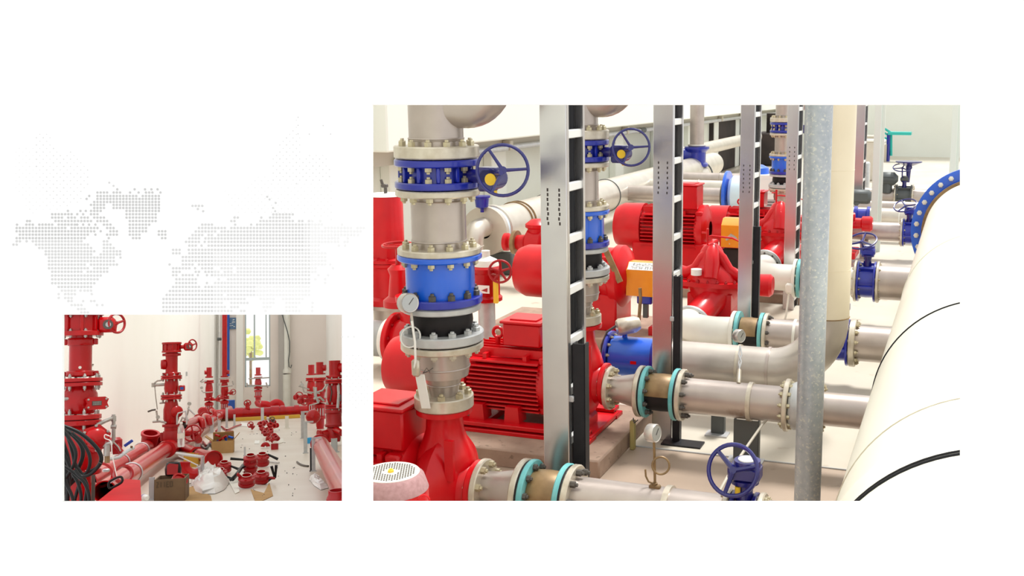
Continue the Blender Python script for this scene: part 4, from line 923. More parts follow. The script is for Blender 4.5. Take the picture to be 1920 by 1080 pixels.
# recess shade painted as a dark slab, plant far left, steps and rail at the far end
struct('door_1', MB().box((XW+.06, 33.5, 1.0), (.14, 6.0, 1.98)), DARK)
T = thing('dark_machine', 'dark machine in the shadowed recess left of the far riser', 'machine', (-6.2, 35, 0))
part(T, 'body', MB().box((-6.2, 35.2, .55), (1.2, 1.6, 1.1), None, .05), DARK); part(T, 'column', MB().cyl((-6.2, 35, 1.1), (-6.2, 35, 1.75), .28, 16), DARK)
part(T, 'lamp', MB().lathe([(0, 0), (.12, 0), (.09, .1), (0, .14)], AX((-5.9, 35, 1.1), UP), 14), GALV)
T = thing('stair_rail', 'turquoise stair railing against the far wall', 'railing', (-2.6, 38, 0))
a = at(1652, 237, y=38); b = at(1672, 250, y=38); c = at(1690, 250, y=38)
r = MB().tube([at(1650, 236, y=38), at(1671, 249, y=38), at(1671, 292, y=38)], .05, 6).tube([at(1651, 244, y=38), at(1669, 256, y=38)], .035, 6).tube([at(1651, 255, y=38), at(1669, 263, y=38)], .035, 6)
part(T, 'rail', r, TURQ)
part(T, 'post', MB().cyl(V((b.x-.1, 38, 0)), V((b.x-.1, 38, b.z)), .07, 8), DBLUE)
part(T, 'landing', MB().box((c.x-.05, 38, c.z), (.8, .6, .1)), TURQ)
single('stair_steps', MB().box((-3.1, 38.2, .3), (.9, 1.2, .6)).box((-3.3, 38.2, .75), (.5, 1.2, .3)), BEIGE, 'low beige block under the turquoise railing', 'steps')
T = thing('white_cabinet', 'narrow pale electrical cabinet left of the turquoise railing', 'cabinet', (-2.55, 30, 0))
part(T, 'body', MB().box((-2.45, 30, .55), (.5, .4, 1.1), None, .02), STEELW); part(T, 'top', MB().box((-2.45, 30, 1.13), (.6, .5, .06), None, .01), WHITE)
single('grit_block', MB().box((-2.15, 22.6, .55), (.45, .4, .95), None, .03), GREYF, 'rough grey concrete block left of the pale green post', 'block')

# small blue boxes under the orange guards
p = at(1211, 556, y=Y3-.1)
T = thing('junction_box', 'small cobalt blue box on the plinth under the orange guard with the notice', 'box', (p.x, p.y, p.z-.08))
part(T, 'body', MB().box(p, (.16, .12, .14), None, .01), DBLUE); part(T, 'foot', MB().box(p+V((0, 0, -.14)), (.05, .05, .16)), DGREY)
single('drain_tube', MB().tube([at(1200, 540, y=Y3-.35), at(1201, 560, y=Y3-.35), at(1198, 600, y=Y3-.35)], .018, 8), BRASS, 'thin brown drain tube hanging below the orange guard with the notice', 'tube')
p = at(1342, 480, y=Y4-.15)
T = thing('junction_box', 'cobalt blue block below the plain orange coupling guard', 'box', (p.x, p.y, p.z-.1))
part(T, 'body', MB().box(p, (.12, .12, .24), None, .015), DBLUE); part(T, 'dark_base', MB().box(p+V((.18, .12, -.06)), (.22, .1, .30), None, .01), DARK)
single('cable_bundle', MB().tube([p+V((.14, 0, .22)), p+V((.2, -.03, .28)), p+V((.27, 0, .24)), p+V((.25, .02, .16)), p+V((.17, 0, .17))], .025, 8), BEIGE, 'small bundle of beige cable beside the plain orange guard', 'cable')

T = thing('wall_conduit', 'grey conduit rail with dark clips along the wall under the white beam', 'conduit', (-6.93, 15, 1.62))
part(T, 'tube', MB().cyl((-6.93, YW0+.6, 1.66), (-6.93, 40, 1.66), .05, 12), GALV)
for y in range(12, 38, 3): part(T, 'clip', MB().box((-6.93, y, 1.70), (.14, .12, .16), None, .01), BEIGE)
for y in (12.1, 17.0, 22.0): part(T, 'joint_sleeve', MB().cyl((-6.93, y, 1.66), (-6.93, y+.35, 1.66), .06, 12), DGREY)
# ================================================================== LEFT ROOM (own upright frame)
LWALL = mat('sprinkler_room_wall', (.90, .88, .84), .75, 0, (.87, .85, .80), .6)
LBACK = mat('sprinkler_room_back_wall', (.84, .76, .70), .75, 0, (.80, .72, .66), .8)
LFLOOR = mat('sprinkler_room_floor', (.70, .63, .54), .35, 0, (.62, .53, .43), .9, .03, 0, (.50, .40, .30, 3, .66))
ZGREY = mat('zinc_fitting', (.50, .48, .45), .4, .55, (.38, .36, .33), 30)
CARD = mat('cardboard', (.50, .30, .12), .85, 0, (.42, .24, .09), 5)
DCARD = mat('dark_print', (.10, .07, .04), .8)
BAG = mat('white_plastic_bag', (.84, .82, .80), .3, 0, (.76, .73, .71), 12, .3)
PAPER = mat('paper_sheet', (.80, .77, .70), .8)
PET = mat('clear_bottle', (.9, .92, .93), .08, 0, trans=.75)
FRAME = mat('window_frame', (.46, .54, .55), .4, .2)
BLUEP = mat('blue_panel', (.01, .09, .45), .5, 0, (.01, .07, .36), 5)
YBOARD = mat('yellow_board', (.62, .36, .04), .7)
GREYL = mat('grey_pier_paint', (.46, .43, .40), .75)
GLASS = mat('window_glass', (1, 1, 1), .02, 0, trans=1.0)
BLK2 = mat('black_hose_rubber', (.006, .006, .007), .4, spec=.35)
RIM = mat('shaded_pipe_inside', (.16, .004, .006), .6)  # deeper red holds the shade inside the open coupling
L = LFR
def lz(px, py, Y): return atL(px, py, y=Y).z
def sc(px, py, Y): return (atL(px+1, py, y=Y)-atL(px, py, y=Y)).length
LY = 44.0
xl = atL(404, 700, y=LY).x; xr = atL(612, 700, y=LY).x
_n0, _n1 = atL(110, 1120, z=0), atL(644, 1120, z=0)
_r1 = atL(645, 760, x=xr); _l1 = atL(100, 800, x=xl)
struct('floor_2', MB().prism([(_n0.x, _n0.y), (_n1.x, _n1.y), (xr+.2, _r1.y), (xr+.2, LY+.2), (xl-.2, LY+.2), (xl-.2, _l1.y)], .1, Matrix.Translation((0, 0, -.1))), LFLOOR, L)
struct('wall_left_2', MB().box((xl-.1, (_l1.y+LY)/2, 2.4), (.2, LY-_l1.y, 5)), LWALL, L)
struct('wall_right_2', MB().box((xr+.1, (_r1.y+LY)/2, 2.4), (.2, LY-_r1.y, 5)), LWALL, L)

def LW(px, py): return atL(px, py, y=LY)
w0, w1 = LW(459, 589), LW(507, 724)                                   # window opening in the back wall
wz0, wz1 = w1.z, LW(480, 560).z
b = MB()
for (x0, x1, z0, z1) in ((xl-.2, w0.x, -.1, 5), (w1.x, xr+.2, -.1, 5), (w0.x, w1.x, -.1, wz0), (w0.x, w1.x, wz1, 5)):
    b.box(((x0+x1)/2, LY+.12, (z0+z1)/2), (x1-x0, .24, z1-z0))
struct('wall_back_2', b, LBACK, L)
wf = MB(); cx = (w0.x+w1.x)/2; ww = w1.x-w0.x; t = .05
for x in (w0.x+t/2, w1.x-t/2): wf.box((x, LY+.1, (wz0+wz1)/2), (t, .1, wz1-wz0))
zt = LW(480, 673).z; xm = LW(477, 640).x
for z in (wz0+t/2, wz1-t/2): wf.box((cx, LY+.1, z), (ww, .1, t))
WN = struct('window_1', wf, FRAME, L)
o = bpy.data.objects.new('window_bar', MB().box((cx, LY+.1, zt), (ww, .09, .11)).box((xm, LY+.1, (zt+wz1)/2), (.06, .08, wz1-zt)).box((w1.x-.16, LY+.12, (zt+wz1)/2), (.05, .06, wz1-zt)).data('window_bar', FRAME)); COL.objects.link(o); o.parent = WN
for z0, z1, nm in ((wz0, zt, 'pane'), (zt, wz1, 'pane')):
    o = bpy.data.objects.new(nm, MB().box((cx, LY+.11, (z0+z1)/2), (ww-.02, .008, z1-z0)).data(nm, GLASS)); COL.objects.link(o); o.parent = WN
# recess under the window, pier, corner pillar
a0, a1 = LW(455, 736), LW(506, 765)
struct('trim_20', MB().box(((a0.x+a1.x)/2, LY-.03, (a0.z+a1.z)/2-.2), (a1.x-a0.x, .06, a0.z-a1.z+.4)), LBACK, L)
a0, a1 = LW(523, 600), LW(531, 765)
struct('trim_21', MB().box(((a0.x+a1.x)/2, LY-.12, 2.4), (.20, .24, 5)), GREYL, L)
a0 = LW(400, 650); a1 = LW(413, 650)
struct('trim_22', MB().box(((a0.x+a1.x)/2-.05, LY-.3, 2.4), (a1.x-a0.x+.1, .6, 5)), LWALL, L)
a0, a1 = LW(443, 650), LW(456, 650)
struct('trim_23', MB().box(((a0.x+a1.x)/2, LY-.05, 2.4), (a1.x-a0.x, .10, 5)), LWALL, L)
# blue panel and signboard by the corner
a0, a1 = LW(425, 590), LW(430, 705)
single('blue_board', MB().box(((a0.x+a1.x)/2, LY-.1, (a0.z+a1.z)/2+.5), (a1.x-a0.x+.02, .06, a0.z-a1.z+1)), BLUEP, 'tall narrow blue board on the back wall beside the tall red riser', 'board', L)
a0, a1 = LW(429, 596), LW(443, 617)
T = thing('blue_signboard', 'small blue-grey notice board high on the back wall beside the tall red riser', 'sign', ((a0.x+a1.x)/2, LY-.08, a1.z), L)
part(T, 'board', MB().box(((a0.x+a1.x)/2, LY-.06, (a0.z+a1.z)/2), (a1.x-a0.x, .04, a0.z-a1.z), None, .005), mat('slate_blue', (.08, .16, .28), .5))
b = MB(); random.seed(5)
for k in range(9): b.box((random.uniform(a0.x+.06, a1.x-.06), LY-.082, random.uniform(a1.z+.06, a0.z-.06)), (.06, .004, .02), None, 0)
part(T, 'print', b, PAPER, kind='stuff')
a0, a1 = LW(427, 746), LW(441, 762)
single('blue_crate', MB().box(((a0.x+a1.x)/2, LY-1.2, .22), (.34, .3, .44), None, .02), BLUEP, 'small blue crate on the floor beside the tall red riser', 'crate', L)
# downpipe with rope
d0 = LW(537, 650).x
T = thing('downpipe', 'white downpipe with a socket joint on the back wall right of the window', 'pipe', (d0, LY-.25, 0), L)
part(T, 'pipe', MB().lathe([(.15, 0), (.15, LW(537, 702).z)], AX((d0, LY-.2, 0), UP), 24), WPIPE)
part(T, 'upper_pipe', MB().lathe([(.165, LW(537, 700).z), (.165, LW(537, 694).z), (.125, LW(537, 690).z), (.125, 5)], AX((d0+.02, LY-.2, 0), UP), 24), WPIPE)
single('rope', MB().tube([atL(p[0], p[1], y=LY-.4) for p in ((529, 590), (534, 606), (539, 622), (543, 640), (543, 660), (541, 676), (542, 688), (545, 690), (547, 684))], .022, 6), DGREY, 'dark rope dangling down the white downpipe right of the window', 'rope', L)
T = thing('conduit', 'thin grey conduit with a small box in the left corner by the tall red riser', 'conduit', (LW(403, 650).x, LY-.7, 0), L)
cp = atL(403, 650, y=LY-.7); cp.x = max(cp.x, xl+.10)
part(T, 'tube', MB().cyl((cp.x, cp.y, 0), (cp.x, cp.y, 5), .04, 10), ZGREY)
part(T, 'junction_box', MB().box(V((cp.x+.08, LY-.76, atL(401, 636, y=LY-.76).z)), (.16, .1, .12), None, .02), DGREY)
single('wall_scratch', MB().box((xl+.004, 15, atL(207, 686, x=xl).z), (.006, .6, .012)), DCARD, 'short dark scratch on the white left wall', 'mark', L)
# yellow-green tree outside the window
tb = MB(); tp = atL(470, 652, y=LY+8); random.seed(11)
for k in range(26):
    q = V((random.gauss(0, .16), random.gauss(0, .4), random.gauss(0, .34))); tb.lathe([(0, -.16), (.15, -.06), (.16, .06), (0, .16)], Matrix.Translation(tp+q) @ Matrix.Rotation(random.random()*3, 4, 'X'), 6)
T = thing('young_tree', 'yellow-green tree crown seen outside through the window', 'tree', (tp.x, tp.y, -.2), L)
part(T, 'foliage', tb, mat('yellow_leaves', (.86, .86, .30), .7, 0, (.72, .76, .22), 3)); part(T, 'trunk', MB().cyl((tp.x, tp.y, -.2), (tp.x, tp.y, tp.z), .06, 8), BRASS)

# ------------------------------------------------------------------ builders for red sprinkler valves
def lgauge(T, px, py, Y, rpx=5):
    s = sc(px, py, Y); c = atL(px, py, y=Y); M = AX(c, (.25, -1, .1))
    part(T, 'gauge', MB().lathe([(0, -rpx*s*.4), (rpx*s*.9, -rpx*s*.4), (rpx*s, 0), (rpx*s*.85, rpx*s*.2), (0, rpx*s*.15)], M, 18), ZGREY)
def ltube(T, pts, rpx, Y, m=None, name='trim_pipe', seg=8):
    s = sc(pts[0][0], pts[0][1], Y)
    return part(T, name, MB().tube([atL(p[0], p[1], y=Y+(p[2] if len(p) > 2 else 0)) for p in pts], rpx*s, seg), m or ZGREY)
def lcoup(mb, x, y, z0, z1, r, mi=0):                               # grooved coupling: ring with two bolt ears
    h = z1-z0; M = AX((x, y, z0), UP)
    mb.lathe([(r*.9, 0), (r*1.1, 0), (r*1.2, h*.2), (r*1.2, h*.8), (r*1.1, h), (r*.9, h)], M, 28, mi)
    for s in (-1, 1):
        mb.box((x+s*r*1.32, y, z0+h/2), (r*.36, r*.5, h*.8), None, r*.06, mi)
    return mb
def lflange(T, x, y, z0, z1, r, nb=8, m=None, bolt=True, gap=True):
    m = m or REDL; h = z1-z0
    mb = MB().lathe(ringprof(z0, z0+h*(.46 if gap else 1), r, h*.05), AX((x, y, 0), UP), 32)
    if gap: mb.lathe(ringprof(z0+h*.54, z1, r, h*.05), AX((x, y, 0), UP), 32).lathe(ringprof(z0+h*.4, z0+h*.6, r*.9), AX((x, y, 0), UP), 24, 1)
    f = part(T, 'flange', mb, [m, RUB])
    if bolt:
        for B in (AX((x, y, z1), UP), AX((x, y, z0), (0, 0, -1))): bolts(f, B, r*.85, nb, r*.075, h*.55, ZGREY)
    return f
def top_valve(px, Y, rows, wp, gp, wh, label, sight=True):
    """butterfly valve with gearbox: rows (y0,y1) picture heights, wp half widths"""
    c = atL(px, (rows[0]+rows[1])/2, y=Y); s = sc(px, rows[0], Y); x, y = c.x, Y
    z1, z0 = lz(px, rows[0], Y), lz(px, rows[1], Y)
    T = thing('butterfly_valve', label, 'valve', (x, y, z0), L)
    r = wp*s; h = z1-z0
    for a in (0, 1): lflange(T, x, y, z0+h*(.0 if a == 0 else .82), z0+h*(.18 if a == 0 else 1.0), r*1.25, 8, gap=False, bolt=wp > 15)
    part(T, 'body', MB().lathe([(0, z0+h*.15), (r, z0+h*.15), (r*1.02, z0+h*.5), (r, z0+h*.85), (0, z0+h*.85)], AX((x, y, 0), UP), 30), REDL)
    for k in range(8): part(T, 'lug', MB().box((r*1.05, 0, z0+h*.5), (r*.22, r*.2, h*.72), AX((x, y, 0), UP) @ Matrix.Rotation(k*pi/4+.2, 4, 'Z'), r*.03), REDL)
    g = atL(gp[0], gp[1], y=Y-r*.3); R = gp[2]*s
    part(T, 'neck', MB().cyl((x+r*.8, y, g.z), (g.x, g.y, g.z), R*.45, 14), REDL)
    G = part(T, 'gearbox', MB().box(g, (R*2, R*1.3, R*1.9), None, R*.35), REDL)
    if sight:
        p = g+V((R*.25, -R*.66, 0)); part(G, 'sight_ring', MB().lathe([(R*.32, 0), (R*.58, 0), (R*.58, R*.14), (R*.32, R*.14), (R*.32, 0)], AX(p, (.15, -1, 0)), 20), DBOLT, 'black ring')
        part(G, 'sight_glass', MB().cyl(p, p+V((0, -R*.1, 0)), R*.34, 16), GLASSY, 'pale round sight glass')
    w = atL(wh[0], wh[1], y=Y-r*.2)
    part(T, 'wheel_shaft', MB().cyl(g+V((R*.8, 0, 0)), w+V((-.02*R, 0, 0)), R*.16, 8), REDL)
    handwheel(T, w, (.75, -.65, .05), wh[2]*s, wh[2]*s*.13, REDL if not sight else DRED, 3, wh[2]*s*.2, wh[2]*s*.1)
    return T, x, y, s
# ------------------------------------------------------------------ RISER A (front left)
YA = 9.8; cxA = 152
T, xA, yA, sA = top_valve(cxA, YA, (584, 630), 34, (200, 609, 17), (219, 606, 20), 'big red butterfly valve with sight glass and handwheel, topmost at the front')
T = thing('pipe_spool', 'red grooved pipe spool with two couplings, below the topmost front valve at the left edge', 'pipe', (xA, yA, lz(cxA, 706, YA)), L)
part(T, 'pipe', MB().lathe([(0, lz(cxA, 708, YA)), (21.5*sA, lz(cxA, 706, YA)), (21.5*sA, lz(cxA, 630, YA)), (0, lz(cxA, 630, YA))], AX((xA, yA, 0), UP), 36), REDL)
part(T, 'coupling', lcoup(MB(), xA, yA, lz(cxA, 648, YA), lz(cxA, 634, YA), 21.5*sA), REDL)
part(T, 'coupling', lcoup(MB(), xA, yA, lz(cxA, 706, YA), lz(cxA, 695, YA), 23*sA), REDL)
part(T, 'label_dot', MB().cyl(atL(150, 689, y=YA-21.3*sA), atL(150, 689, y=YA-22.3*sA), 3*sA, 12), WPIPE, 'pale oval sticker')
T = thing('check_valve', 'red check valve with a lobed cover plate and black name plate at the left edge', 'valve', (xA, yA, lz(cxA, 797, YA)), L)
lflange(T, xA, yA, lz(cxA, 724, YA), lz(cxA, 709, YA), 42*sA, 8)
part(T, 'body', MB().lathe([(0, lz(cxA, 776, YA)), (26*sA, lz(cxA, 776, YA)), (30*sA, lz(cxA, 768, YA)), (34*sA, lz(cxA, 752, YA)), (33*sA, lz(cxA, 738, YA)), (27*sA, lz(cxA, 728, YA)), (26*sA, lz(cxA, 724, YA)), (0, lz(cxA, 724, YA))], AX((xA, yA, 0), UP), 36), REDL)
pm = AX(atL(182, 756, y=YA-34*sA), (.45, -1, .02)); q = 1.0
pl = MB().prism([(-22*sA, -8*sA), (-15*sA, -13*sA), (15*sA, -13*sA), (22*sA, -8*sA), (19*sA, 0), (22*sA, 8*sA), (15*sA, 13*sA), (-15*sA, 13*sA), (-22*sA, 8*sA), (-19*sA, 0)], 5*sA, pm @ Matrix.Translation((0, 0, -3*sA)))
P = part(T, 'cover_plate', pl, REDL)
part(P, 'name_plate', MB().box((-1*sA, 0, 2.6*sA), (18*sA, 9*sA, 1*sA), pm), DBOLT, 'black name plate')
b = MB(); random.seed(2)
for r in range(3):
    for k in range(5): b.box(((k-2)*3*sA-sA, (r-1)*2.5*sA, 3.2*sA), (2*sA, 1*sA, .3*sA), pm)
part(P, 'print', b, ZGREY, kind='stuff')
for (ux, uy) in ((-17, -8), (17, -8), (17, 8), (-17, 8)): part(P, 'cover_bolt', MB().bolt(pm @ Matrix.Translation((ux*sA, uy*sA, 2*sA)), 2.2*sA, 2.5*sA), ZGREY)
ltube(T, [(137, 747, -.1), (117, 748, -.12), (90, 748, -.12)], 3.5, YA)
lflange(T, xA, yA, lz(cxA+3, 797, YA), lz(cxA+3, 777, YA), 41*sA, 8)
T = thing('alarm_valve', 'big red alarm valve with a hexagonal domed cover, behind the black hoses', 'valve', (xA, yA, lz(cxA, 960, YA)), L)
part(T, 'body', MB().lathe([(0, lz(150, 890, YA)), (28*sA, lz(150, 890, YA)), (38*sA, lz(150, 860, YA)), (40*sA, lz(150, 830, YA)), (33*sA, lz(150, 806, YA)), (27*sA, lz(150, 798, YA)), (0, lz(150, 798, YA))], AX((xA+3*sA, yA, 0), UP), 36), REDL)
cm = AX(atL(179, 822, y=YA-36*sA), (.35, -1, .1))
hx = [(29*sA*cos(pi/3*k+.3), 29*sA*sin(pi/3*k+.3)) for k in range(6)]
P = part(T, 'hex_cover', MB().prism(hx, 7*sA, cm), REDL)
part(P, 'dome', MB().lathe([(22*sA, 7*sA), (21*sA, 10*sA), (16*sA, 15*sA), (8*sA, 18*sA), (0, 19*sA)], cm, 28), REDL)
bolts(P, cm @ Matrix.Translation((0, 0, 7*sA)), 25*sA, 6, 3*sA, 4*sA, ZGREY)
part(T, 'lower_flange', MB().lathe(ringprof(lz(150, 890, YA), lz(150, 880, YA), 42*sA), AX((xA, yA, 0), UP), 32), REDL)
part(T, 'foot_pipe', MB().cyl((xA, yA, 0), (xA, yA, lz(150, 888, YA)), 24*sA, 28), REDL)
T = thing('trim_pipes', 'grey zinc trim pipes with fittings right of the big alarm valve at the left', 'pipes', atL(205, 870, y=YA), L)
ltube(T, [(182, 797, -.1), (198, 789, -.08), (211, 784, 0)], 4, YA); ltube(T, [(213, 777), (213, 800), (213, 824), (211, 830)], 3.6, YA)
ltube(T, [(208, 800), (218, 800)], 4.6, YA, name='union'); ltube(T, [(213, 780), (213, 790)], 5, YA, name='tee'); ltube(T, [(193, 836, -.16), (203, 832, -.16), (211, 830, -.16)], 4.2, YA)
ltube(T, [(201, 834, -.16), (200, 855, -.16)], 6, YA, name='tee'); ltube(T, [(201, 855, -.16), (201, 868, -.16)], 5, YA, m=BRASS, name='union'); ltube(T, [(200, 862, -.14), (222, 858, 0), (240, 845, .2), (250, 840, .3)], 3.6, YA, m=GALV)
ltube(T, [(214, 830, -.1), (222, 838, -.1), (226, 846, -.1)], 1.6, YA); ltube(T, [(218, 834, .1), (228, 848, .1)], 5, YA, m=DRED, name='drain_cup')
part(T, 'lever', MB().box(V((0, 0, 0)), (20*sA, .025, 4*sA), AX(atL(241, 831, y=YA+.25), (0, -1, 0)) @ Matrix.Rotation(.62 , 4, 'Z'), .004), mat('blue_lever_paint', (.02, .06, .42), .4), 'blue lever handle')
ltube(T, [(247, 836, .25), (246, 842, .25)], 2.4, YA, m=BRASS, name='ball_valve')
single('red_pressure_switch', MB().lathe([(0, 0), (.05, 0), (.07, .03), (.07, .10), (.05, .12), (0, .12)], AX(atL(213, 846, y=YA+.4), UP), 16).box(atL(219, 846, y=YA+.4), (.08, .1, .05), None, .01), DRED, 'dark red pressure switch behind the grey trim pipes', 'switch', L)
# black hoses and cables
hs = [[(117, 798), (150, 812), (178, 836), (190, 858), (183, 876), (165, 886), (145, 896), (125, 915), (117, 930)],
      [(112, 800), (135, 815), (152, 835), (155, 855), (147, 877), (135, 897), (118, 918)],
      [(117, 800), (128, 820), (137, 850), (141, 872), (150, 885), (163, 912), (160, 941)],
      [(110, 806), (118, 830), (127, 858), (130, 885), (128, 915), (124, 945)],
      [(116, 845), (121, 870), (127, 900), (126, 945)],
      [(135, 812), (155, 830), (168, 855), (166, 880), (150, 905), (138, 945)],
      [(112, 835), (122, 855), (135, 885), (146, 905), (152, 930), (150, 950)]]
hs += [[(117, 806), (132, 826), (142, 848), (138, 872), (126, 893), (117, 903)], [(113, 870), (130, 880), (146, 893), (158, 905), (166, 925), (168, 950)], [(117, 880), (123, 905), (133, 925), (140, 950)], [(140, 880), (152, 893), (168, 890), (180, 880), (188, 868)]]
hl = ['outermost black hose looping in front of the big alarm valve', 'second black hose loop inside the outermost one', 'black hose crossing down to the floor in the middle of the hose bundle',
      'black hose along the left edge of the left picture', 'short black hose at the lower left edge of the left picture', 'black hose arching behind the second loop', 'black hose curling to the bottom edge near the red lid', 'tight inner black hose loop near the left edge', 'black hose sagging low towards the red chest', 'black hose end at the lower left corner', 'black hose tail rising to the outermost loop']
def smoothp(P, n=5):
    out = []
    for i in range(len(P)-1):
        p0, p1, p2, p3 = P[max(i-1, 0)], P[i], P[i+1], P[min(i+2, len(P)-1)]
        for k in range(n):
            t = k/n; out.append(.5*((2*p1)+(p2-p0)*t+(2*p0-5*p1+4*p2-p3)*t*t+(3*p1-p0-3*p2+p3)*t**3))
    return out+[P[-1]]
for i, (h, l) in enumerate(zip(hs, hl)):
    Yh = YA-.55-.06*i; s = sc(150, 850, Yh)
    single('black_hose', MB().tube(smoothp([atL(p[0], p[1], y=Yh) for p in h]), 4.2*s if i < 5 else 3.4*s, 10), BLK2, l, 'hose', L, 'black hoses at the left edge')
T = thing('dark_backing', 'added dark backing block mostly hidden behind the black hoses', 'crate', atL(140, 930, y=10.6), L)  # dark block added to make the area behind the hoses dark
dc = atL(143, 905, y=10.2); part(T, 'body', MB().box((dc.x, dc.y, (dc.z+.15)/2), (.26, .3, dc.z+.15), None, .02), DARK)
part(T, 'lid', MB().box((dc.x, dc.y, dc.z+.16), (.28, .32, .03), None, .008), DARK)
# red lid with black carabiner
lp = [atL(*p, z=.36) for p in ((168, 952), (235, 898), (263, 900), (266, 950))]
b = MB().prism([(p.x, p.y) for p in lp], .03, Matrix.Translation((0, 0, .34))).box(((lp[2].x+lp[3].x)/2, (lp[2].y+lp[3].y)/2, .18), (.03, abs(lp[2].y-lp[3].y), .33))
single('red_chest', MB().prism([(p.x, p.y) for p in lp], .36, Matrix.Translation((0, 0, .0))), mat('red_sheet_paint', (.60, .015, .02), .7, 0, (.52, .01, .015), 4, spec=.2), 'red sheet metal chest at the bottom edge left of the cardboard boxes', 'chest', L)
cc = atL(216, 904, z=.45); cs = sc(216, 904, 9.0)
T = thing('snap_hook', 'black and silver snap hook hanging on a cord above the red chest', 'hook', cc, L)
part(T, 'hook', MB().tube(smoothp([cc+V((a*cs, 0, b_*cs)) for a, b_ in ((-12, -10), (-10, 2), (8, 10), (13, 6), (11, -2), (-6, -11), (-12, -10))]), 2.4*cs, 8), BLK2)
part(T, 'gate', MB().tube([cc+V((-9*cs, 0, -1*cs)), cc+V((6*cs, 0, 8*cs))], 1.5*cs, 6), GALV)
Yk = 9.4
single('white_string', MB().tube(smoothp([atL(p[0], p[1], y=Yk) for p in ((206, 818), (197, 815), (197, 822), (208, 828), (210, 850), (214, 870), (219, 893))]), 1.1*sA, 6), WHITE, 'white cord hanging down to the black snap hook', 'cord', L)

# ------------------------------------------------------------------ HEADER PIPES on the floor
def hdr(name, label, pa, pb, z, r, rings=(), openA=False, m=REDL, couplings=()):
    a, b = atL(*pa, z=z), atL(*pb, z=z); T = thing(name, label, 'pipe', a, L); d = (b-a).normalized()
    part(T, 'pipe', MB().tubep(a, b, r, .012, 30), m)
    for k in rings:
        p = a+(b-a)*k; part(T, 'clamp', MB().torus(r+.006, .012, AX(p, d), 28, 6), GALV)
    for k in couplings:
        p = a+(b-a)*k; part(T, 'coupling', MB().lathe([(r, -.09), (r*1.12, -.09), (r*1.18, -.05), (r*1.18, .05), (r*1.12, .09), (r, .09)], AX(p, d), 26), m)
    return T, a, b, d
hdr('header_pipe', 'front red floor header pipe with a pale clamp, running back from the red chest', (196, 922), (322, 834), .2, .105, (.28,), couplings=(.86,))
hdr('header_pipe', 'rear red header pipe behind the front one, ending at the open red coupling', (163, 905), (281, 834), .21, .10, (.42, .80), couplings=(.97,))
hdr('header_pipe', 'red header pipe going back from the middle riser to the far corner', (337, 825), (430, 767), .2, .115, (.5,), couplings=(.22, .40, .62, .8))
T, a, b, d = hdr('branch_pipe', 'slim pale red pipe above the header right of the middle riser', (343, 798), (368, 788), .48, .075)
u = atL(280, 828, z=.28)
T = thing('open_coupling', 'dark red open pipe tee beside the middle riser, its mouth facing up', 'pipe', u, L)
part(T, 'mouth', MB().lathe([(.115, -.12), (.125, .10), (.14, .11), (.14, .15), (.105, .15), (.10, -.1), (0, -.1)], AX(u, (.15, -.35, .9)), 28), DRED)
part(T, 'coupling', MB().lathe([(.1, -.05), (.14, -.05), (.14, .05), (.1, .05)], AX(u+V((.2, .3, -.03)), (.6, 1, 0)), 24), DRED)
T = thing('red_clamp', 'red and silver pipe clamp on the rear header near the hoses', 'clamp', atL(190, 890, z=.33), L)
part(T, 'band', MB().lathe([(.10, -.03), (.125, -.03), (.125, .03), (.10, .03), (.10, -.03)], AX(atL(190, 890, z=.33), (.2, 1, .05)), 28), REDL)
part(T, 'lug', MB().box(atL(199, 882, z=.40), (.06, .05, .03), None, .008), GALV)
single('red_ring', MB().lathe([(.07, -.025), (.088, -.025), (.088, .025), (.07, .025), (.07, -.025)], AX(atL(231, 889, z=.36), (.5, -1, .35)), 28), DRED, 'open red pipe ring at the near end of the front header', 'ring', L)
# channel post under the header, boards
def lpost(px, py0, py1, label, wpx=4, name='support_post', m=GALV):
    Y = atL(px, py1, z=0).y; s = sc(px, py1, Y); z = lz(px, py0, Y); x = atL(px, py1, y=Y).x
    T = thing(name, label, 'post', (x, Y, 0), L); w = wpx*s
    part(T, 'channel', MB().box((x, Y, z/2), (w, w*.3, z)).box((x-w/2, Y+w*.4, z/2), (w*.15, w*.8, z)).box((x+w/2, Y+w*.4, z/2), (w*.15, w*.8, z)), m)
    part(T, 'foot_plate', MB().box((x, Y, .006), (w*1.8, w*1.6, .012)), m)
    return T
lpost(284, 895, 938, 'grey channel post under the front red header, beside the cardboard box', 9)
lpost(397, 783, 812, 'left grey post of the pair in front of the open cardboard box', 6)
lpost(411, 788, 812, 'right grey post of the pair behind the open cardboard box', 5)
lpost(425, 764, 802, 'tall thin grey post further back left of the window', 4)
lpost(370, 820, 846, 'grey post behind the water bottle under the header', 7)
lpost(439.5, 777, 799, 'small grey stand under the back header, far left', 3.5)
lpost(492, 764, 794, 'grey post in front of the far pile of red valves', 5)
lpost(538, 780, 803, 'white stub post under the back header, right of the far pile', 6, m=WPIPE)
lpost(459, 838, 856, 'short grey stub standing behind the group of red floor valves', 3)
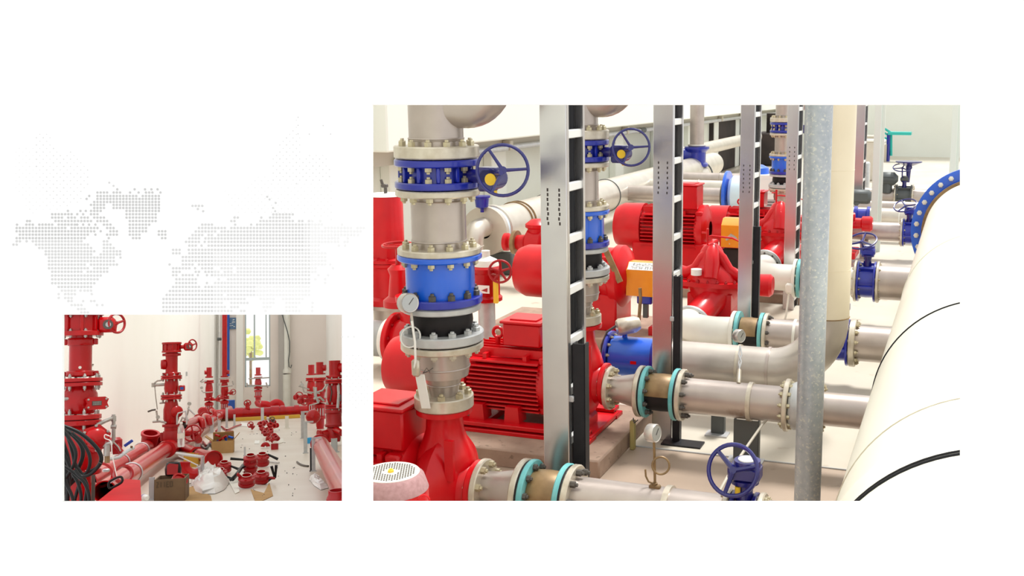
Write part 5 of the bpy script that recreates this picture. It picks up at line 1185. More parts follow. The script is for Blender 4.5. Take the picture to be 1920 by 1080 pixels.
# ------------------------------------------------------------------ RISER B (middle)
YB = 17.6; cB = 322
T, xB, yB, sB = top_valve(cB, YB, (642, 661), 15, (353, 650, 8.5), (361, 647, 11), 'red butterfly valve with handwheel on top of the middle riser')
T = thing('tee_pipe', 'red pipe tee with a capped side outlet on the middle riser', 'pipe', (xB, yB, lz(cB, 703, YB)), L)
part(T, 'pipe', MB().lathe([(0, lz(cB, 704, YB)), (11.5*sB, lz(cB, 704, YB)), (11.5*sB, lz(cB, 661, YB)), (0, lz(cB, 661, YB))], AX((xB, yB, 0), UP), 30), REDL)
part(T, 'coupling', lcoup(MB(), xB, yB, lz(cB, 668, YB), lz(cB, 662, YB), 11.5*sB), REDL)
part(T, 'coupling', lcoup(MB(), xB, yB, lz(cB, 704, YB), lz(cB, 698, YB), 11.5*sB), REDL)
zo = lz(cB, 683, YB); part(T, 'side_outlet', MB().lathe([(0, 0), (10*sB, 0), (10.5*sB, 4*sB), (9*sB, 10*sB), (0, 11*sB)], AX((xB-10*sB, yB, zo), (-1, -.1, 0)), 24), REDL)
T = thing('check_valve', 'red check valve with a square name plate on the middle riser', 'valve', (xB, yB, lz(cB, 748, YB)), L)
lflange(T, xB, yB, lz(cB, 711, YB), lz(cB, 704, YB), 20*sB, 8)
part(T, 'body', MB().lathe([(0, lz(cB, 739, YB)), (12*sB, lz(cB, 739, YB)), (14*sB, lz(cB, 728, YB)), (12*sB, lz(cB, 711, YB)), (0, lz(cB, 711, YB))], AX((xB, yB, 0), UP), 28), REDL)
part(T, 'cover_plate', MB().box(atL(341, 728, y=YB-8*sB), (12*sB, 6*sB, 12*sB), None, 1.5*sB), REDL)
part(T, 'name_plate', MB().box(atL(341, 728, y=YB-11.4*sB), (6*sB, .4*sB, 5*sB)), BLUEP, 'small blue and white name plate')
lflange(T, xB, yB, lz(cB, 749, YB), lz(cB, 740, YB), 20*sB, 8)
ltube(T, [(310, 721), (290, 722)], 3, YB); ltube(T, [(290, 722), (289, 719), (295, 714), (304, 713)], 1.6, YB); ltube(T, [(290, 724), (292, 745), (295, 768)], 1.0, YB); ltube(T, [(299, 756), (312, 755)], 1.6, YB); ltube(T, [(288, 718), (288, 726)], 4, YB, name='fitting')
T = thing('alarm_valve', 'red alarm valve with a round cover at the foot of the middle riser', 'valve', (xB, yB, lz(cB, 800, YB)), L)
part(T, 'body', MB().lathe([(0, lz(cB, 796, YB)), (11*sB, lz(cB, 796, YB)), (15*sB, lz(cB, 785, YB)), (15*sB, lz(cB, 768, YB)), (11*sB, lz(cB, 750, YB)), (0, lz(cB, 749, YB))], AX((xB+.0, yB, 0), UP), 28), REDL)
part(T, 'round_cover', MB().lathe([(0, 0), (12*sB, 0), (12*sB, 3*sB), (8*sB, 7*sB), (0, 8*sB)], AX(atL(331, 772, y=YB-11*sB), (.5, -1, .1)), 24), REDL)
ltube(T, [(286, 791, -.1), (300, 790, -.1), (312, 793, -.1)], 2.2, YB); ltube(T, [(295, 791, -.1), (295, 783, -.1), (293, 770, -.1)], 1.8, YB)
lgauge(T, 296, 782, YB-.14, 4); ltube(T, [(277, 772, -.1), (285, 769, -.1), (292, 768, -.1)], 1.8, YB, m=DBOLT, name='lever')
part(T, 'base_flange', MB().lathe(ringprof(lz(cB, 800, YB), lz(cB, 795, YB), 17*sB), AX((xB, yB, 0), UP), 28), DRED)
ltube(T, [(332, 796, -.15), (332, 780, -.15), (334, 775, -.15), (348, 771, -.15), (350, 785, -.15), (350, 796, -.15)], 1.8, YB, m=GALV)
ltube(T, [(345, 790, -.1), (352, 775, -.1), (354, 762, -.1)], 1.4, YB); lgauge(T, 355, 757, YB-.1, 4); ltube(T, [(352, 765, -.1), (366, 778, -.1)], 1.6, YB, m=GALV); ltube(T, [(338, 793, -.1), (342, 783, -.1), (354, 788, -.1)], 2, YB)
T = thing('tee_pipe', 'red grooved coupling and tee where the middle riser meets the floor header', 'pipe', (xB, yB, .1), L)
part(T, 'coupling', lcoup(MB(), xB, yB, lz(cB, 829, YB), lz(cB, 808, YB), 13.5*sB), DRED)
part(T, 'neck', MB().cyl((xB, yB, lz(cB, 850, YB)), (xB, yB, lz(cB, 800, YB)), 13*sB, 28), REDL)
pa, pb = atL(313, 843, z=.2), atL(345, 823, z=.2)
part(T, 'run', MB().cyl(pa, pb, .125, 28), REDL)
T = thing('water_bottle', 'clear plastic water bottle standing on the header beside the middle riser', 'bottle', atL(339.5, 838, y=15.5), L)
Yb = 15.5; sb = sc(339, 820, Yb); bz = lambda py: lz(339.5, py, Yb); bx = atL(339.5, 820, y=Yb).x
part(T, 'body', MB().lathe([(0, bz(838)), (6.2*sb, bz(838)), (7*sb, bz(835)), (6.6*sb, bz(826)), (7*sb, bz(816)), (6.5*sb, bz(805)), (4.5*sb, bz(799)), (2.4*sb, bz(796)), (2.2*sb, bz(793))], AX((bx, Yb, 0), UP), 24), PET)
part(T, 'cap', MB().cyl((bx, Yb, bz(795)), (bx, Yb, bz(791)), 2.9*sb, 16), WHITE); part(T, 'label', MB().lathe([(7.05*sb, bz(822)), (7.05*sb, bz(812))], AX((bx, Yb, 0), UP), 24), PAPER)
# ------------------------------------------------------------------ small far risers
def far_riser(px, Y, label, rp, base, tee=(688, 708), out=-1, wheel=None, gaugep=None, trims=(), tall=False, bend=False, tint=REDL):
    s = sc(px, 730, Y); c = atL(px, 740, y=Y); x = c.x; z = lambda py: lz(px, py, Y); r = rp*s
    T = thing('sprinkler_riser', label, 'riser', (x, Y, 0), L)
    t0, t1 = tee
    part(T, 'pipe', MB().lathe([(r*.82, z(t1)), (r, z(t1)), (r, z(-200 if tall else t0)), (r*.82, z(-200 if tall else t0)), (0, z(t0)-.04) if not tall else (0, 5)], AX((x, Y, 0), UP), 24), tint)
    if out: part(T, 'side_outlet', MB().lathe([(0, 0), (r*.85, 0), (r*.9, r*.8), (r*.7, r), (0, r)], AX((x+out*r*.8, Y, z((t0+t1)/2)), (out, -.2, 0)), 18), tint)
    H = base-t1; y1, y2 = t1+H*.07, t1+H*.14
    part(T, 'coupling', lcoup(MB(), x, Y, z(t1+1.5), z(t1-1.5), r), tint)
    lflange(T, x, Y, z(y2), z(y1), r*1.8, bolt=False)
    part(T, 'valve_body', MB().lathe([(0, z(t1+H*.46)), (r*1.2, z(t1+H*.46)), (r*1.45, z(t1+H*.36)), (r*1.4, z(t1+H*.24)), (r*1.1, z(y2)), (0, z(y2))], AX((x, Y, 0), UP), 24), tint)
    part(T, 'cover', MB().lathe([(0, 0), (r*.9, 0), (r*.9, r*.3), (r*.5, r*.6), (0, r*.6)], AX((x+r*.6, Y-r*.9, z(t1+H*.32)), (.5, -1, 0)), 18), tint)
    lflange(T, x, Y, z(t1+H*.54), z(t1+H*.46), r*1.8, bolt=False)
    part(T, 'lower_body', MB().lathe([(0, z(base)), (r*1.1, z(base)), (r*1.2, z(t1+H*.86)), (r*1.7, z(t1+H*.85)), (r*1.7, z(t1+H*.80)), (r*1.35, z(t1+H*.79)), (r*1.35, z(t1+H*.65)), (r*1.7, z(t1+H*.64)), (r*1.7, z(t1+H*.58)), (r, z(t1+H*.56)), (0, z(t1+H*.54))], AX((x, Y, 0), UP), 24), tint)
    for k in range(3): part(T, 'tie_bolt', MB().box((x+(k-1)*r*.7, Y-r*1.42, z(t1+H*.72)), (r*.22, r*.1, abs(z(t1+H*.65)-z(t1+H*.79)))), GALV)
    if not bend: part(T, 'foot_pipe', MB().cyl((x, Y, max(0, z(base)-.6)), (x, Y, z(base)), r, 20), tint)
    else: part(T, 'bend', MB().tube([V((x, Y, z(base)))]+[atL(p[0], p[1], y=Y-.3) for p in bend], r*1.1, 14), tint)
    for tr in trims: ltube(T, tr, 1.3, Y-.2)
    if gaugep: lgauge(T, gaugep[0], gaugep[1], Y-.25, gaugep[2])
    if wheel:
        w = atL(wheel[0], wheel[1], y=Y-.3); handwheel(T, w, (.5, -1, .05), wheel[2]*s, wheel[2]*s*.13, DRED, 3, wheel[2]*s*.2, .01)
        g = atL(wheel[0]-wheel[2]*.8, wheel[1]+2, y=Y-.2); part(T, 'gearbox', MB().box(g, (wheel[2]*s*1.2, .2, wheel[2]*s*1.2), None, .03), REDL)
        part(T, 'neck', MB().cyl((x, Y, g.z), g, wheel[2]*s*.35, 10), REDL)
    return T
far_riser(392, 31, 'short red riser with tee and gauge, second along the left wall', 5, 790, (689, 707), -1, (413, 747, 6.5), (378, 727, 3), (((377, 717), (388, 714)), ((378, 732), (381, 736), (400, 735)), ((375, 716), (381, 711))))
far_riser(421, 35, 'tall red riser going up out of the left picture beside the blue board', 4.8, 785, (690, 706), 1, (437, 735, 5.5), (410, 721, 3), (((410, 710), (432, 708)), ((414, 725), (436, 723)), ((436, 714), (438, 722))), tall=True)
far_riser(484, 37, 'small red riser in front of the window', 4.4, 752, (689, 703), 0, None, None, (((466, 710), (505, 708)), ((462, 722), (503, 724)), ((463, 718), (464, 726)), ((499, 717), (502, 727))), bend=[(482, 755), (483, 758), (488, 760), (494, 758)], tint=mat('pale_red_paint', (.62, .05, .06), .4, 0, (.54, .04, .05), 6))  # lighter, less saturated red than the other risers
far_riser(584, 30, 'leftmost of the three risers at the right edge of the left picture', 6, 790, (684, 702), 0, (561, 743, 8), (566, 722, 4), (((560, 724), (580, 730)), ((565, 715), (570, 735), (585, 738))))
far_riser(600, 25, 'middle riser of the three at the right edge, with a side outlet to the right', 7, 800, (679, 701), 1, (571, 750, 9.5), None, (((575, 734), (600, 738)), ((588, 725), (590, 745), (600, 752)), ((580, 760), (598, 755))))
# riser H
YH = 18.8; cH = 628
T = thing('tee_pipe', 'largest red pipe tee at the right edge of the left picture', 'pipe', (0, 0, 0), L)
sH = sc(cH, 700, YH); xH = atL(cH, 740, y=YH).x; zH = lambda py: lz(cH, py, YH); rH = 11*sH
T.matrix_world = L @ Matrix.Translation((xH, YH, zH(703))); LOC[T.name] = V((xH, YH, zH(703)))
part(T, 'pipe', MB().lathe([(rH, zH(704)), (rH, zH(676)), (rH*.88, zH(676)), (rH*.88, zH(690)), (0, zH(690))], AX((xH, YH, 0), UP), 28), REDL)
part(T, 'side_outlet', MB().cyl((xH+rH*.8, YH, zH(690)), (xH+rH*1.7, YH-.1, zH(690)), rH*.85, 20), REDL)
part(T, 'coupling', lcoup(MB(), xH, YH, zH(710), zH(703), rH), REDL)
T = thing('check_valve', 'red check valve under the largest tee at the right edge of the left picture', 'valve', (xH, YH, zH(765)), L)
lflange(T, xH, YH, zH(719), zH(711), rH*1.75, 8)
part(T, 'body', MB().lathe([(0, zH(758)), (rH*1.1, zH(758)), (rH*1.4, zH(748)), (rH*1.4, zH(730)), (rH*1.1, zH(719)), (0, zH(719))], AX((xH, YH, 0), UP), 28), REDL)
part(T, 'dark_gap', MB().tube([atL(619, 723, y=YH-rH*1.3), atL(622, 735, y=YH-rH*1.38), atL(619, 753, y=YH-rH*1.3)], 1.2*sH, 6), DBOLT)
lflange(T, xH, YH, zH(766), zH(758), rH*1.75, 8)
ltube(T, [(634, 722, -.25), (635, 740, -.25), (633, 765, -.25)], 2.6, YH, m=GREYF); ltube(T, [(633, 735, -.26), (639, 742, -.26), (638, 752, -.26)], 1, YH, m=DGREY); ltube(T, [(590, 737, -.2), (605, 732, -.2), (612, 722, -.2)], 1.8, YH); ltube(T, [(588, 748, -.2), (600, 745, -.2), (608, 752, -.2)], 2.2, YH); ltube(T, [(592, 726, -.2), (592, 742, -.2), (597, 755, -.2)], 2.4, YH, m=GREYF)
T = thing('butterfly_valve', 'dark red ribbed valve with pale ties under the right edge check valve', 'valve', (xH, YH, zH(800)), L)
part(T, 'body', MB().lathe([(0, zH(800)), (rH*1.5, zH(800)), (rH*1.6, zH(796)), (rH*1.3, zH(792)), (rH*1.3, zH(776)), (rH*1.6, zH(773)), (rH*1.5, zH(767)), (0, zH(767))], AX((xH-.02, YH, 0), UP), 28), DRED)
for k in range(5): part(T, 'tie_bolt', MB().box((rH*1.4, 0, (zH(776)+zH(793))/2), (rH*.12, rH*.2, abs(zH(776)-zH(793))), AX((xH-.02, YH, 0), UP) @ Matrix.Rotation(-pi/2+(k-2)*.5+.3, 4, 'Z')), WPIPE)
T = thing('elbow_pipe', 'red elbow casting under the right edge riser, on grey brackets', 'pipe', (xH, YH, zH(828)), L)
part(T, 'body', MB().lathe([(0, 0), (rH*1.2, 0), (rH*1.3, 6*sH), (rH*1.2, 22*sH), (rH, 28*sH), (0, 28*sH)], AX((xH-4*sH, YH, zH(828)), UP), 26), REDL)
part(T, 'side_port', MB().lathe([(rH*.8, 0), (rH*.8, 22*sH), (rH*1.0, 24*sH), (rH*1.0, 29*sH), (0, 29*sH)], AX((xH-4*sH, YH, zH(812)), (-1, -.3, -.1)), 22), REDL)
part(T, 'arm', MB().cyl(atL(628, 805, y=YH-.1), atL(641, 812, y=YH-.35), 6*sH, 16), REDL)
T = thing('blind_disc', 'large red domed disc left of the right edge riser', 'valve', atL(588, 780, y=21), L)
s = sc(588, 780, 21); M = AX(atL(587, 781, y=21), (-.2, -1, .1))
part(T, 'disc', MB().lathe([(0, -8*s), (13*s, -8*s), (14*s, 0), (12*s, 5*s), (7*s, 9*s), (0, 10*s)], M, 30), REDL); part(T, 'hub', MB().cyl(M @ V((0, 0, 9*s)), M @ V((0, 0, 12*s)), 3*s, 12), REDL)
# right floor pipe, brackets
ra, rb2 = atL(600, 832, z=.3), atL(668, 958, z=.3)
T = thing('floor_pipe', 'pale-lit red pipe lying along the right side of the left room', 'pipe', rb2, L)
part(T, 'pipe', MB().tubep(ra, rb2, .105, .012, 32), REDL); part(T, 'end_ring', MB().lathe([(.1, -.0), (.125, 0), (.125, .06), (.1, .06)], AX(ra, (ra-rb2)), 28), REDL)
for px, py0, py1, w, l in ((568, 771, 822, 6, 'furthest grey angle bracket at the right of the left room'), (573, 790, 850, 6, 'middle grey angle bracket at the right of the left room'), (588, 820, 884, 6, 'nearest grey angle bracket at the right of the left room, beside the red floor pipe')):
    T = lpost(px, py0, py1, l, w, 'angle_bracket', GREYF); Y = atL(px, py1, z=0).y; s = sc(px, py1, Y); z = lz(px, py0, Y); x = atL(px, py1, y=Y).x
    part(T, 'arm', MB().box((x+7*s, Y, z-1.5*s), (16*s, 5*s, 3*s)), GREYF)
lpost(583, 840, 884, 'thin black post beside the nearest grey angle bracket', 3, m=BPOST)
lpost(627, 822, 848, 'short grey block under the red pipe at the right edge', 10, m=GREYP)
# open coupling at the bottom right
oc = atL(632, 925, y=7.6)
T = thing('open_coupling', 'dark red open grooved coupling standing at the bottom right corner of the left picture', 'coupling', (oc.x, oc.y, 0), L)
part(T, 'ring', MB().lathe([(.052, oc.z+.03), (.062, oc.z+.03), (.062, oc.z), (.072, oc.z-.02), (.078, oc.z-.05), (.068, oc.z-.07), (.08, oc.z-.10), (.08, 0), (.06, 0), (.052, oc.z+.03)], AX((oc.x, oc.y, 0), (0, -.12, 1)), 36), DRED)
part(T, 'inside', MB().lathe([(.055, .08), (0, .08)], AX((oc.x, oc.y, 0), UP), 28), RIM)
# ------------------------------------------------------------------ back header on the floor with yellow boards
YBk = 33
a, b = atL(432, 769, y=YBk), atL(578, 776, y=YBk)
T = thing('back_header', 'red header pipe running along the back of the left room', 'pipe', (a.x, YBk, .1), L)
zc = (a.z+b.z)/2; zc = max(zc, .16)
part(T, 'pipe', MB().cyl((a.x-.5, YBk, zc), (b.x+.2, YBk, zc), .145, 26), REDL)
for px in (445, 452, 462, 512, 519, 530, 556): part(T, 'coupling', MB().lathe([(.14, -.07), (.175, -.07), (.18, 0), (.175, .07), (.14, .07)], AX((atL(px, 771, y=YBk).x, YBk, zc), X1), 22), REDL)
for i, (p0, p1, l) in enumerate(((440, 500, 'long yellow board lying under the back header, left'), (505, 562, 'long yellow board lying under the back header, right'))):
    x0, x1 = atL(p0, 785, y=YBk).x, atL(p1, 785, y=YBk).x
    single('yellow_board', MB().box(((x0+x1)/2, YBk-.5, .05), (x1-x0, .25, .10), None, .008), YBOARD, l, 'board', L)
single('flexible_pipe', MB().tube(smoothp([atL(p[0], p[1], y=34) for p in ((489, 758), (500, 759), (508, 764), (512, 758), (519, 755), (526, 759), (527, 768))]), [.12]*31, 14), RED, 'red curved flexible pipe joining the window riser to the back header', 'pipe', L)
T = thing('globe_valve', 'small red valve with a round wheel on the back header below the window', 'valve', atL(464, 764, y=YBk), L)
gp_ = atL(464, 756, y=YBk-.1); handwheel(T, gp_, (.1, -1, .05), .09, .016, REDL, 4); part(T, 'body', MB().lathe([(.05, -.03), (.07, 0), (.05, .1), (.06, .16), (0, .17)], AX(gp_+V((0, .02, -.16)), UP), 14), REDL)
from mathutils import noise
SHADECARD = mat('shaded_cardboard', (.20, .13, .07), .85, 0, (.15, .09, .05), 5)  # cardboard brown darkened to carry the shade on the box front
# ------------------------------------------------------------------ LEFT ROOM: loose things on the floor
def floor_valve(px, py, rpx, hpx, label, levers=(), stack=1, m=DRED):
    """grooved valve lying on its face: (px, py) the mouth centre in the picture, base hpx lower"""
    Y = atL(px, py+hpx, z=0).y+rpx*sc(px, py+hpx, 12)*.6; s = sc(px, py, Y); x = atL(px, py, y=Y).x; h = max(lz(px, py, Y), .1)
    T = thing('floor_valve', label, 'valve', (x, Y, 0), L); r = rpx*s; M = AX((x, Y, r*.33), (0, -.36, 1)); h *= .92
    for k in range(stack):
        z0, z1 = h*k/stack, h*(k+1)/stack; d = z1-z0
        part(T, 'body', MB().lathe([(r*.6, z0+.004), (r*.95, z0+.004), (r, z0+d*.1), (r, z0+d*.28), (r*.82, z0+d*.32), (r*.8, z0+d*.55), (r, z0+d*.6), (r, z0+d*.74), (r*.75, z0+d*.78)]+([(0, z0+d*.8)] if 0 else []), M, 30), m)
        part(T, 'mouth', MB().lathe([(r*.75, z0+d*.77), (r*.62, z0+d*.82), (r*.60, z1), (r*.50, z1), (r*.48, z0+d*.6), (0, z0+d*.55)], M, 28), [REDL]); part(T, 'rim', MB().torus(r*.56, r*.035, M @ Matrix.Translation((0, 0, z1)), 26, 6), WPIPE, 'pale rim')  # pale ring set along each mouth edge
    for k in range(6):
        a = k*pi/3+.4; part(T, 'lug', MB().cyl(M @ V((cos(a)*r*.86, sin(a)*r*.86, h*.7)), M @ V((cos(a)*r*.86, sin(a)*r*.86, h*.80)), r*.13, 8), REDL)
    for (a, b) in levers:
        A = atL(a[0], a[1], y=Y-r*.3); B = atL(b[0], b[1], y=Y-r*.6)
        part(T, 'lever', MB().tube([A, A.lerp(B, .3), B], [2.0*s, 2.2*s, 2.8*s], 8), BLK2, 'black lever handle')
        part(T, 'neck', MB().cyl(V((x, Y, h*.5)).lerp(A, .45), A, r*.2, 10), m)
    return T
floor_valve(421, 866, 13, 22, 'small red floor valve behind the white plastic bag, furthest left of the floor group', (((433, 874), (448, 880)),))
floor_valve(412.5, 881, 14, 20, 'small red floor valve directly beside the white plastic bag', (((424, 893), (437, 899)),))
floor_valve(470, 850, 13.5, 44, 'tall stack of two red valves in the middle of the floor group', (((458, 862), (432, 860)), ((462, 874), (446, 880))), stack=2)
floor_valve(492, 850, 13, 26, 'red floor valve behind the tall stack, with a black lever to the right', (((502, 852), (521, 861)),))
floor_valve(462.5, 892, 16, 24, 'nearest red floor valve with a pale-rimmed mouth', (((444, 888), (431, 901)),))
floor_valve(490, 885, 15, 24, 'red floor valve at the right front of the group with two black levers', (((510, 896), (484, 917)), ((516, 896), (518, 872)), ((515, 896), (509, 874))))
single('loose_lever', MB().tube([atL(436, 899, z=.05), atL(445, 888, z=.10), atL(456, 872, z=.12)], .022, 8), BLK2, 'black valve lever lying between the plastic bag and the tall stack', 'lever', L)
single('loose_lever', MB().tube([atL(504, 866, z=.02), atL(523, 868, z=.02)], .012, 8), GREYF, 'thin grey rod on the floor right of the tall stack', 'rod', L)
# far heap of small red valves
random.seed(21)
heap = [(472, 800, 1), (489, 796, 0), (497, 793, 0), (512, 791, 1), (507, 797, 0), (517, 798, 0), (492, 804, 0), (501, 806, 0), (508, 808, 0), (497, 812, 0), (506, 815, 0), (514, 818, 0), (519, 821, 0), (503, 823, 0), (511, 825, 0)]
for i, (px, py, wh) in enumerate(heap):
    z = .12 if py < 800 else .1; p = atL(px, py, z=z); s = sc(px, py, p.y); r = 5.5*s
    T = thing('heaped_valve', {0: 'small valve with a bright red handwheel at one end of the far heap', 3: 'small valve with a dark handwheel at the top of the far heap'}.get(i, 'small red valve without handwheel in the heap on the floor before the back header'), 'valve', (p.x, p.y, 0), L, None if wh else 'small red valves in the far heap')
    d = V((random.uniform(-1, 1), random.uniform(-1, .2), random.uniform(-.1, .9)))
    M = AX((p.x, p.y, max(z, r*.9)), d)
    part(T, 'body', MB().lathe([(r*.4, -r*.8), (r*.9, -r*.8), (r*.9, -r*.45), (r*.6, -r*.4), (r*.6, r*.4), (r*.9, r*.45), (r*.9, r*.8), (r*.45, r*.8), (r*.4, -r*.8)], M, 18), REDL if i % 3 else DRED)
    part(T, 'outlet', MB().lathe([(r*.4, 0), (r*.4, r*.9), (r*.6, r*.95), (r*.6, r*1.2), (0, r*1.2)], AX((p.x, p.y, max(z, r*.9)), d.cross(V((0, 0, 1)))+V((0, 0, .3))), 14), REDL)
    if wh:
        c = p+V((-r*.4, -r*.9, r*.8)); handwheel(T, c, (-.4, -1, .3), 5.5*s, .9*s, REDL if i == 0 else DBOLT, 3, s, .01)
for i, (px, py, l) in enumerate(((499, 832, 'red pipe fitting on the floor in front of the far heap, left of a pair'), (515, 835, 'short red ring on the floor in front of the far heap, right of a pair'))):
    p = atL(px, py, z=.07); s = sc(px, py, p.y); r = 7*s
    if i: mb = MB().lathe([(r*.8, 0), (r, 0), (r, .10), (r*.8, .10), (r*.8, 0)], AX((p.x, p.y, 0), UP), 22)
    else: mb = MB().tube(arc((p.x-r*.2, p.y, .02), (1, 0, 0), (0, 0, 1), r*.75, 0, pi, 10), r*.55, 14)
    single('red_fitting', mb, DRED if i else REDL, l, 'fitting', L)
# cardboard box with red and blue fittings
def carton(name, label, px0, px1, py0, py1, dep, flaps=True, m=CARD, rot=.0):
    Y = atL((px0+px1)/2, py1, z=0).y; s = sc(px0, py1, Y); x0, x1 = atL(px0, py1, y=Y).x, atL(px1, py1, y=Y).x; h = lz(px0, py0, Y); t = .012
    T = thing(name, label, 'box', ((x0+x1)/2, Y+dep/2, 0), L); cx = (x0+x1)/2
    for nm, c, d in (('side_panel', (cx, Y, h/2), (x1-x0, t, h)), ('side_panel', (cx, Y+dep, h/2), (x1-x0, t, h)), ('side_panel', (x0, Y+dep/2, h/2), (t, dep, h)), ('side_panel', (x1, Y+dep/2, h/2), (t, dep, h)), ('bottom_panel', (cx, Y+dep/2, .01), (x1-x0, dep, t))):
        part(T, nm, MB().box(c, d), m)
    if flaps:
        for (cx_, cy_, ax, ang) in ((x0, Y+dep/2, 'Y', -.9), (x1, Y+dep/2, 'Y', .7), (cx, Y+dep, 'X', .5)):
            M = Matrix.Translation((cx_, cy_, h)) @ Matrix.Rotation(ang, 4, ax)
            part(T, 'flap', MB().box((0, 0, .07), (t, dep*.95, .14) if ax == 'Y' else (x1-x0, t, .16), M), m)
    return T, x0, x1, Y, h, s
T, x0, x1, Y, h, s = carton('cardboard_box', 'open cardboard box of red and blue fittings on the floor right of the header', 397, 437, 828, 850, .42)
random.seed(8)
for i, (px, py, m, l) in enumerate(((409, 817, REDL, 'red sleeve sticking up at the left in the cardboard box of fittings'), (414, 824, REDL, 'red pipe piece lying across the cardboard box of fittings'), (420, 820, REDL, 'red fitting in the middle of the cardboard box of fittings'), (424, 826, BLUE, 'blue fitting at the right in the cardboard box of fittings'), (434, 820, BLUE, 'blue strip hanging over the right edge of the cardboard box of fittings'), (412, 828, NAVY, 'dark blue fitting low in the cardboard box of fittings'))):
    c = atL(px, py, y=Y+.12+.04*i); c.z = max(c.z, h*.8); d = V((random.uniform(-1, 1), random.uniform(-.5, .5), random.uniform(.1, .8))).normalized()
    single('pipe_fitting', MB().tube([c-d*4*s, c-d*1*s, c+d*3*s, c+d*6*s], [2.6*s, 2.2*s, 2.4*s, 3*s], 12), m, l, 'fitting', L)
p = atL(430, 813, z=.24)
single('red_ring', MB().lathe([(.05, 0), (.068, 0), (.07, .05), (.05, .05), (.05, 0)], AX(p, UP), 22), DRED, 'dark red ring at the back of the cardboard box of fittings', 'ring', L)
T, x0, x1, Y, h, s = carton('cardboard_box', 'large shaded cardboard box at the bottom, under the front red header', 290, 346, 900, 942, .5, False, SHADECARD)
b = MB()
def glyph(g, ox, oz, w, hh):
    for (ax, az, bx, bz2) in g: b.box((ox+(ax+bx)/2*w, Y-.008, oz+(az+bz2)/2*hh), (max(abs(bx-ax)*w, .008), .003, max(abs(bz2-az)*hh, .008)))
E_ = ((0, 0, 0, 1), (0, 0, 1, 0), (0, .5, .8, .5), (0, 1, 1, 1)); I_ = ((.5, 0, .5, 1),); Z_ = ((0, 0, 1, 0), (0, 1, 1, 1), (.6, .5, .9, .9), (.2, .1, .5, .5)); O_ = ((0, 0, 0, 1), (1, 0, 1, 1), (0, 0, 1, 0), (0, 1, 1, 1))
gx_ = atL(293, 914, y=Y); 
for k, g in enumerate((Z_, I_, I_, E_, O_)): glyph(g, gx_.x+k*.032, gx_.z, .022, .05)
part(T, 'print', b, DCARD, kind='stuff')
carton('cardboard_box', 'small yellowish cardboard box behind the grey angle frame under the header', 345, 372, 852, 876, .3, False, YBOARD)
carton('cardboard_box', 'brown cardboard box under the header beside the far grey posts', 412, 437, 778, 789, .5, False)
# red square fitting, elbows, flared pieces
p = atL(323, 880, y=11.9); s = sc(323, 882, 11.9)
T = thing('red_bucket', 'square red fitting standing in a black bag in the large cardboard box', 'fitting', (p.x, p.y, p.z-11*s), L)
part(T, 'body', MB().prism([(-10*s, -10*s), (10*s, -11*s), (11*s, 9*s), (-6*s, 12*s), (-10*s, 8*s)], 14*s, AX(p+V((0, 0, 0)), (.1, -1, .1)) @ Matrix.Translation((0, 0, -7*s))), REDL)
part(T, 'bag', MB().lathe([(15*s, -13*s), (16*s, 0), (13*s, 12*s), (10*s, 13*s)], AX(p+V((0, .1, 0)), UP), 18), BLK2)
def elbow(px, py, z, R, r, label, M0, m=REDL):
    c = atL(px, py, z=z); T = thing('red_elbow', label, 'elbow', c, L)
    pts = [M0 @ V((R*cos(a), R*sin(a), 0))+c-M0 @ V((R*.7, R*.7, 0)) for a in [k*pi/2/10 for k in range(-1, 12)]]
    part(T, 'bend', MB().tube(pts, r, 24), m)
    for q, d in ((pts[0], pts[0]-pts[1]), (pts[-1], pts[-1]-pts[-2])): part(T, 'groove_ring', MB().lathe([(0, -r*.1), (r*1.06, -r*.1), (r*1.06, r*.18), (r*.8, r*.18), (r*.75, 0), (0, -.01)], AX(q, d), 22), m)
    return T
elbow(325, 916, .12, .12, .075, 'red pipe elbow lying on the floor in front of the large cardboard box', Matrix.Rotation(2.2, 3, 'Y') @ Matrix.Rotation(.5, 3, 'Z'))
elbow(352, 884, .16, .12, .062, 'red pipe elbow standing beside the grey angle frame', Matrix.Rotation(pi/2, 3, 'X') @ Matrix.Rotation(pi, 3, 'Z'))
a, b2 = atL(374, 852, z=.15), atL(401, 861, z=.13)
T = thing('red_reducer', 'red flared pipe piece with an open end, lying right of the grey angle frame', 'pipe', a, L)
part(T, 'body', MB().lathe([(.05, 0), (.082, 0), (.085, .10), (.09, (b2-a).length*.7), (.115, (b2-a).length*.85), (.118, (b2-a).length), (.10, (b2-a).length), (.098, (b2-a).length-.05), (0, (b2-a).length-.05)], AX(a, b2-a), 28), REDL)
a, b2 = atL(343, 842, z=.13), atL(368, 850, z=.13)
single('red_pipe_piece', MB().lathe([(.07, 0), (.08, 0), (.09, .1), (.09, (b2-a).length), (.10, (b2-a).length+.05), (.07, (b2-a).length+.05)], AX(a, b2-a), 26), REDL, 'red pipe piece under the header behind the grey angle frame', 'pipe', L)
# grey angle frame
Yf = 13.4; s = sc(360, 855, Yf)
T = thing('pipe_bracket', 'welded grey steel angle frame bracing the header, in front of the yellowish box', 'frame', (atL(380, 885, y=Yf).x, Yf, 0), L)
part(T, 'arm', MB().tube([atL(331, 850, y=Yf+.5), atL(382, 857, y=Yf)], 3.2*s, 4), GALV); part(T, 'leg', MB().tube([atL(380, 855, y=Yf), atL(379, 886, y=Yf)], 3.6*s, 4), GALV)
part(T, 'brace', MB().tube([atL(335, 855, y=Yf+.4), atL(372, 873, y=Yf)], 1.3*s, 6), GALV); part(T, 'gusset', MB().box(atL(372, 878, y=Yf-.02), (8*s, .02, 7*s), None, .004), GALV)
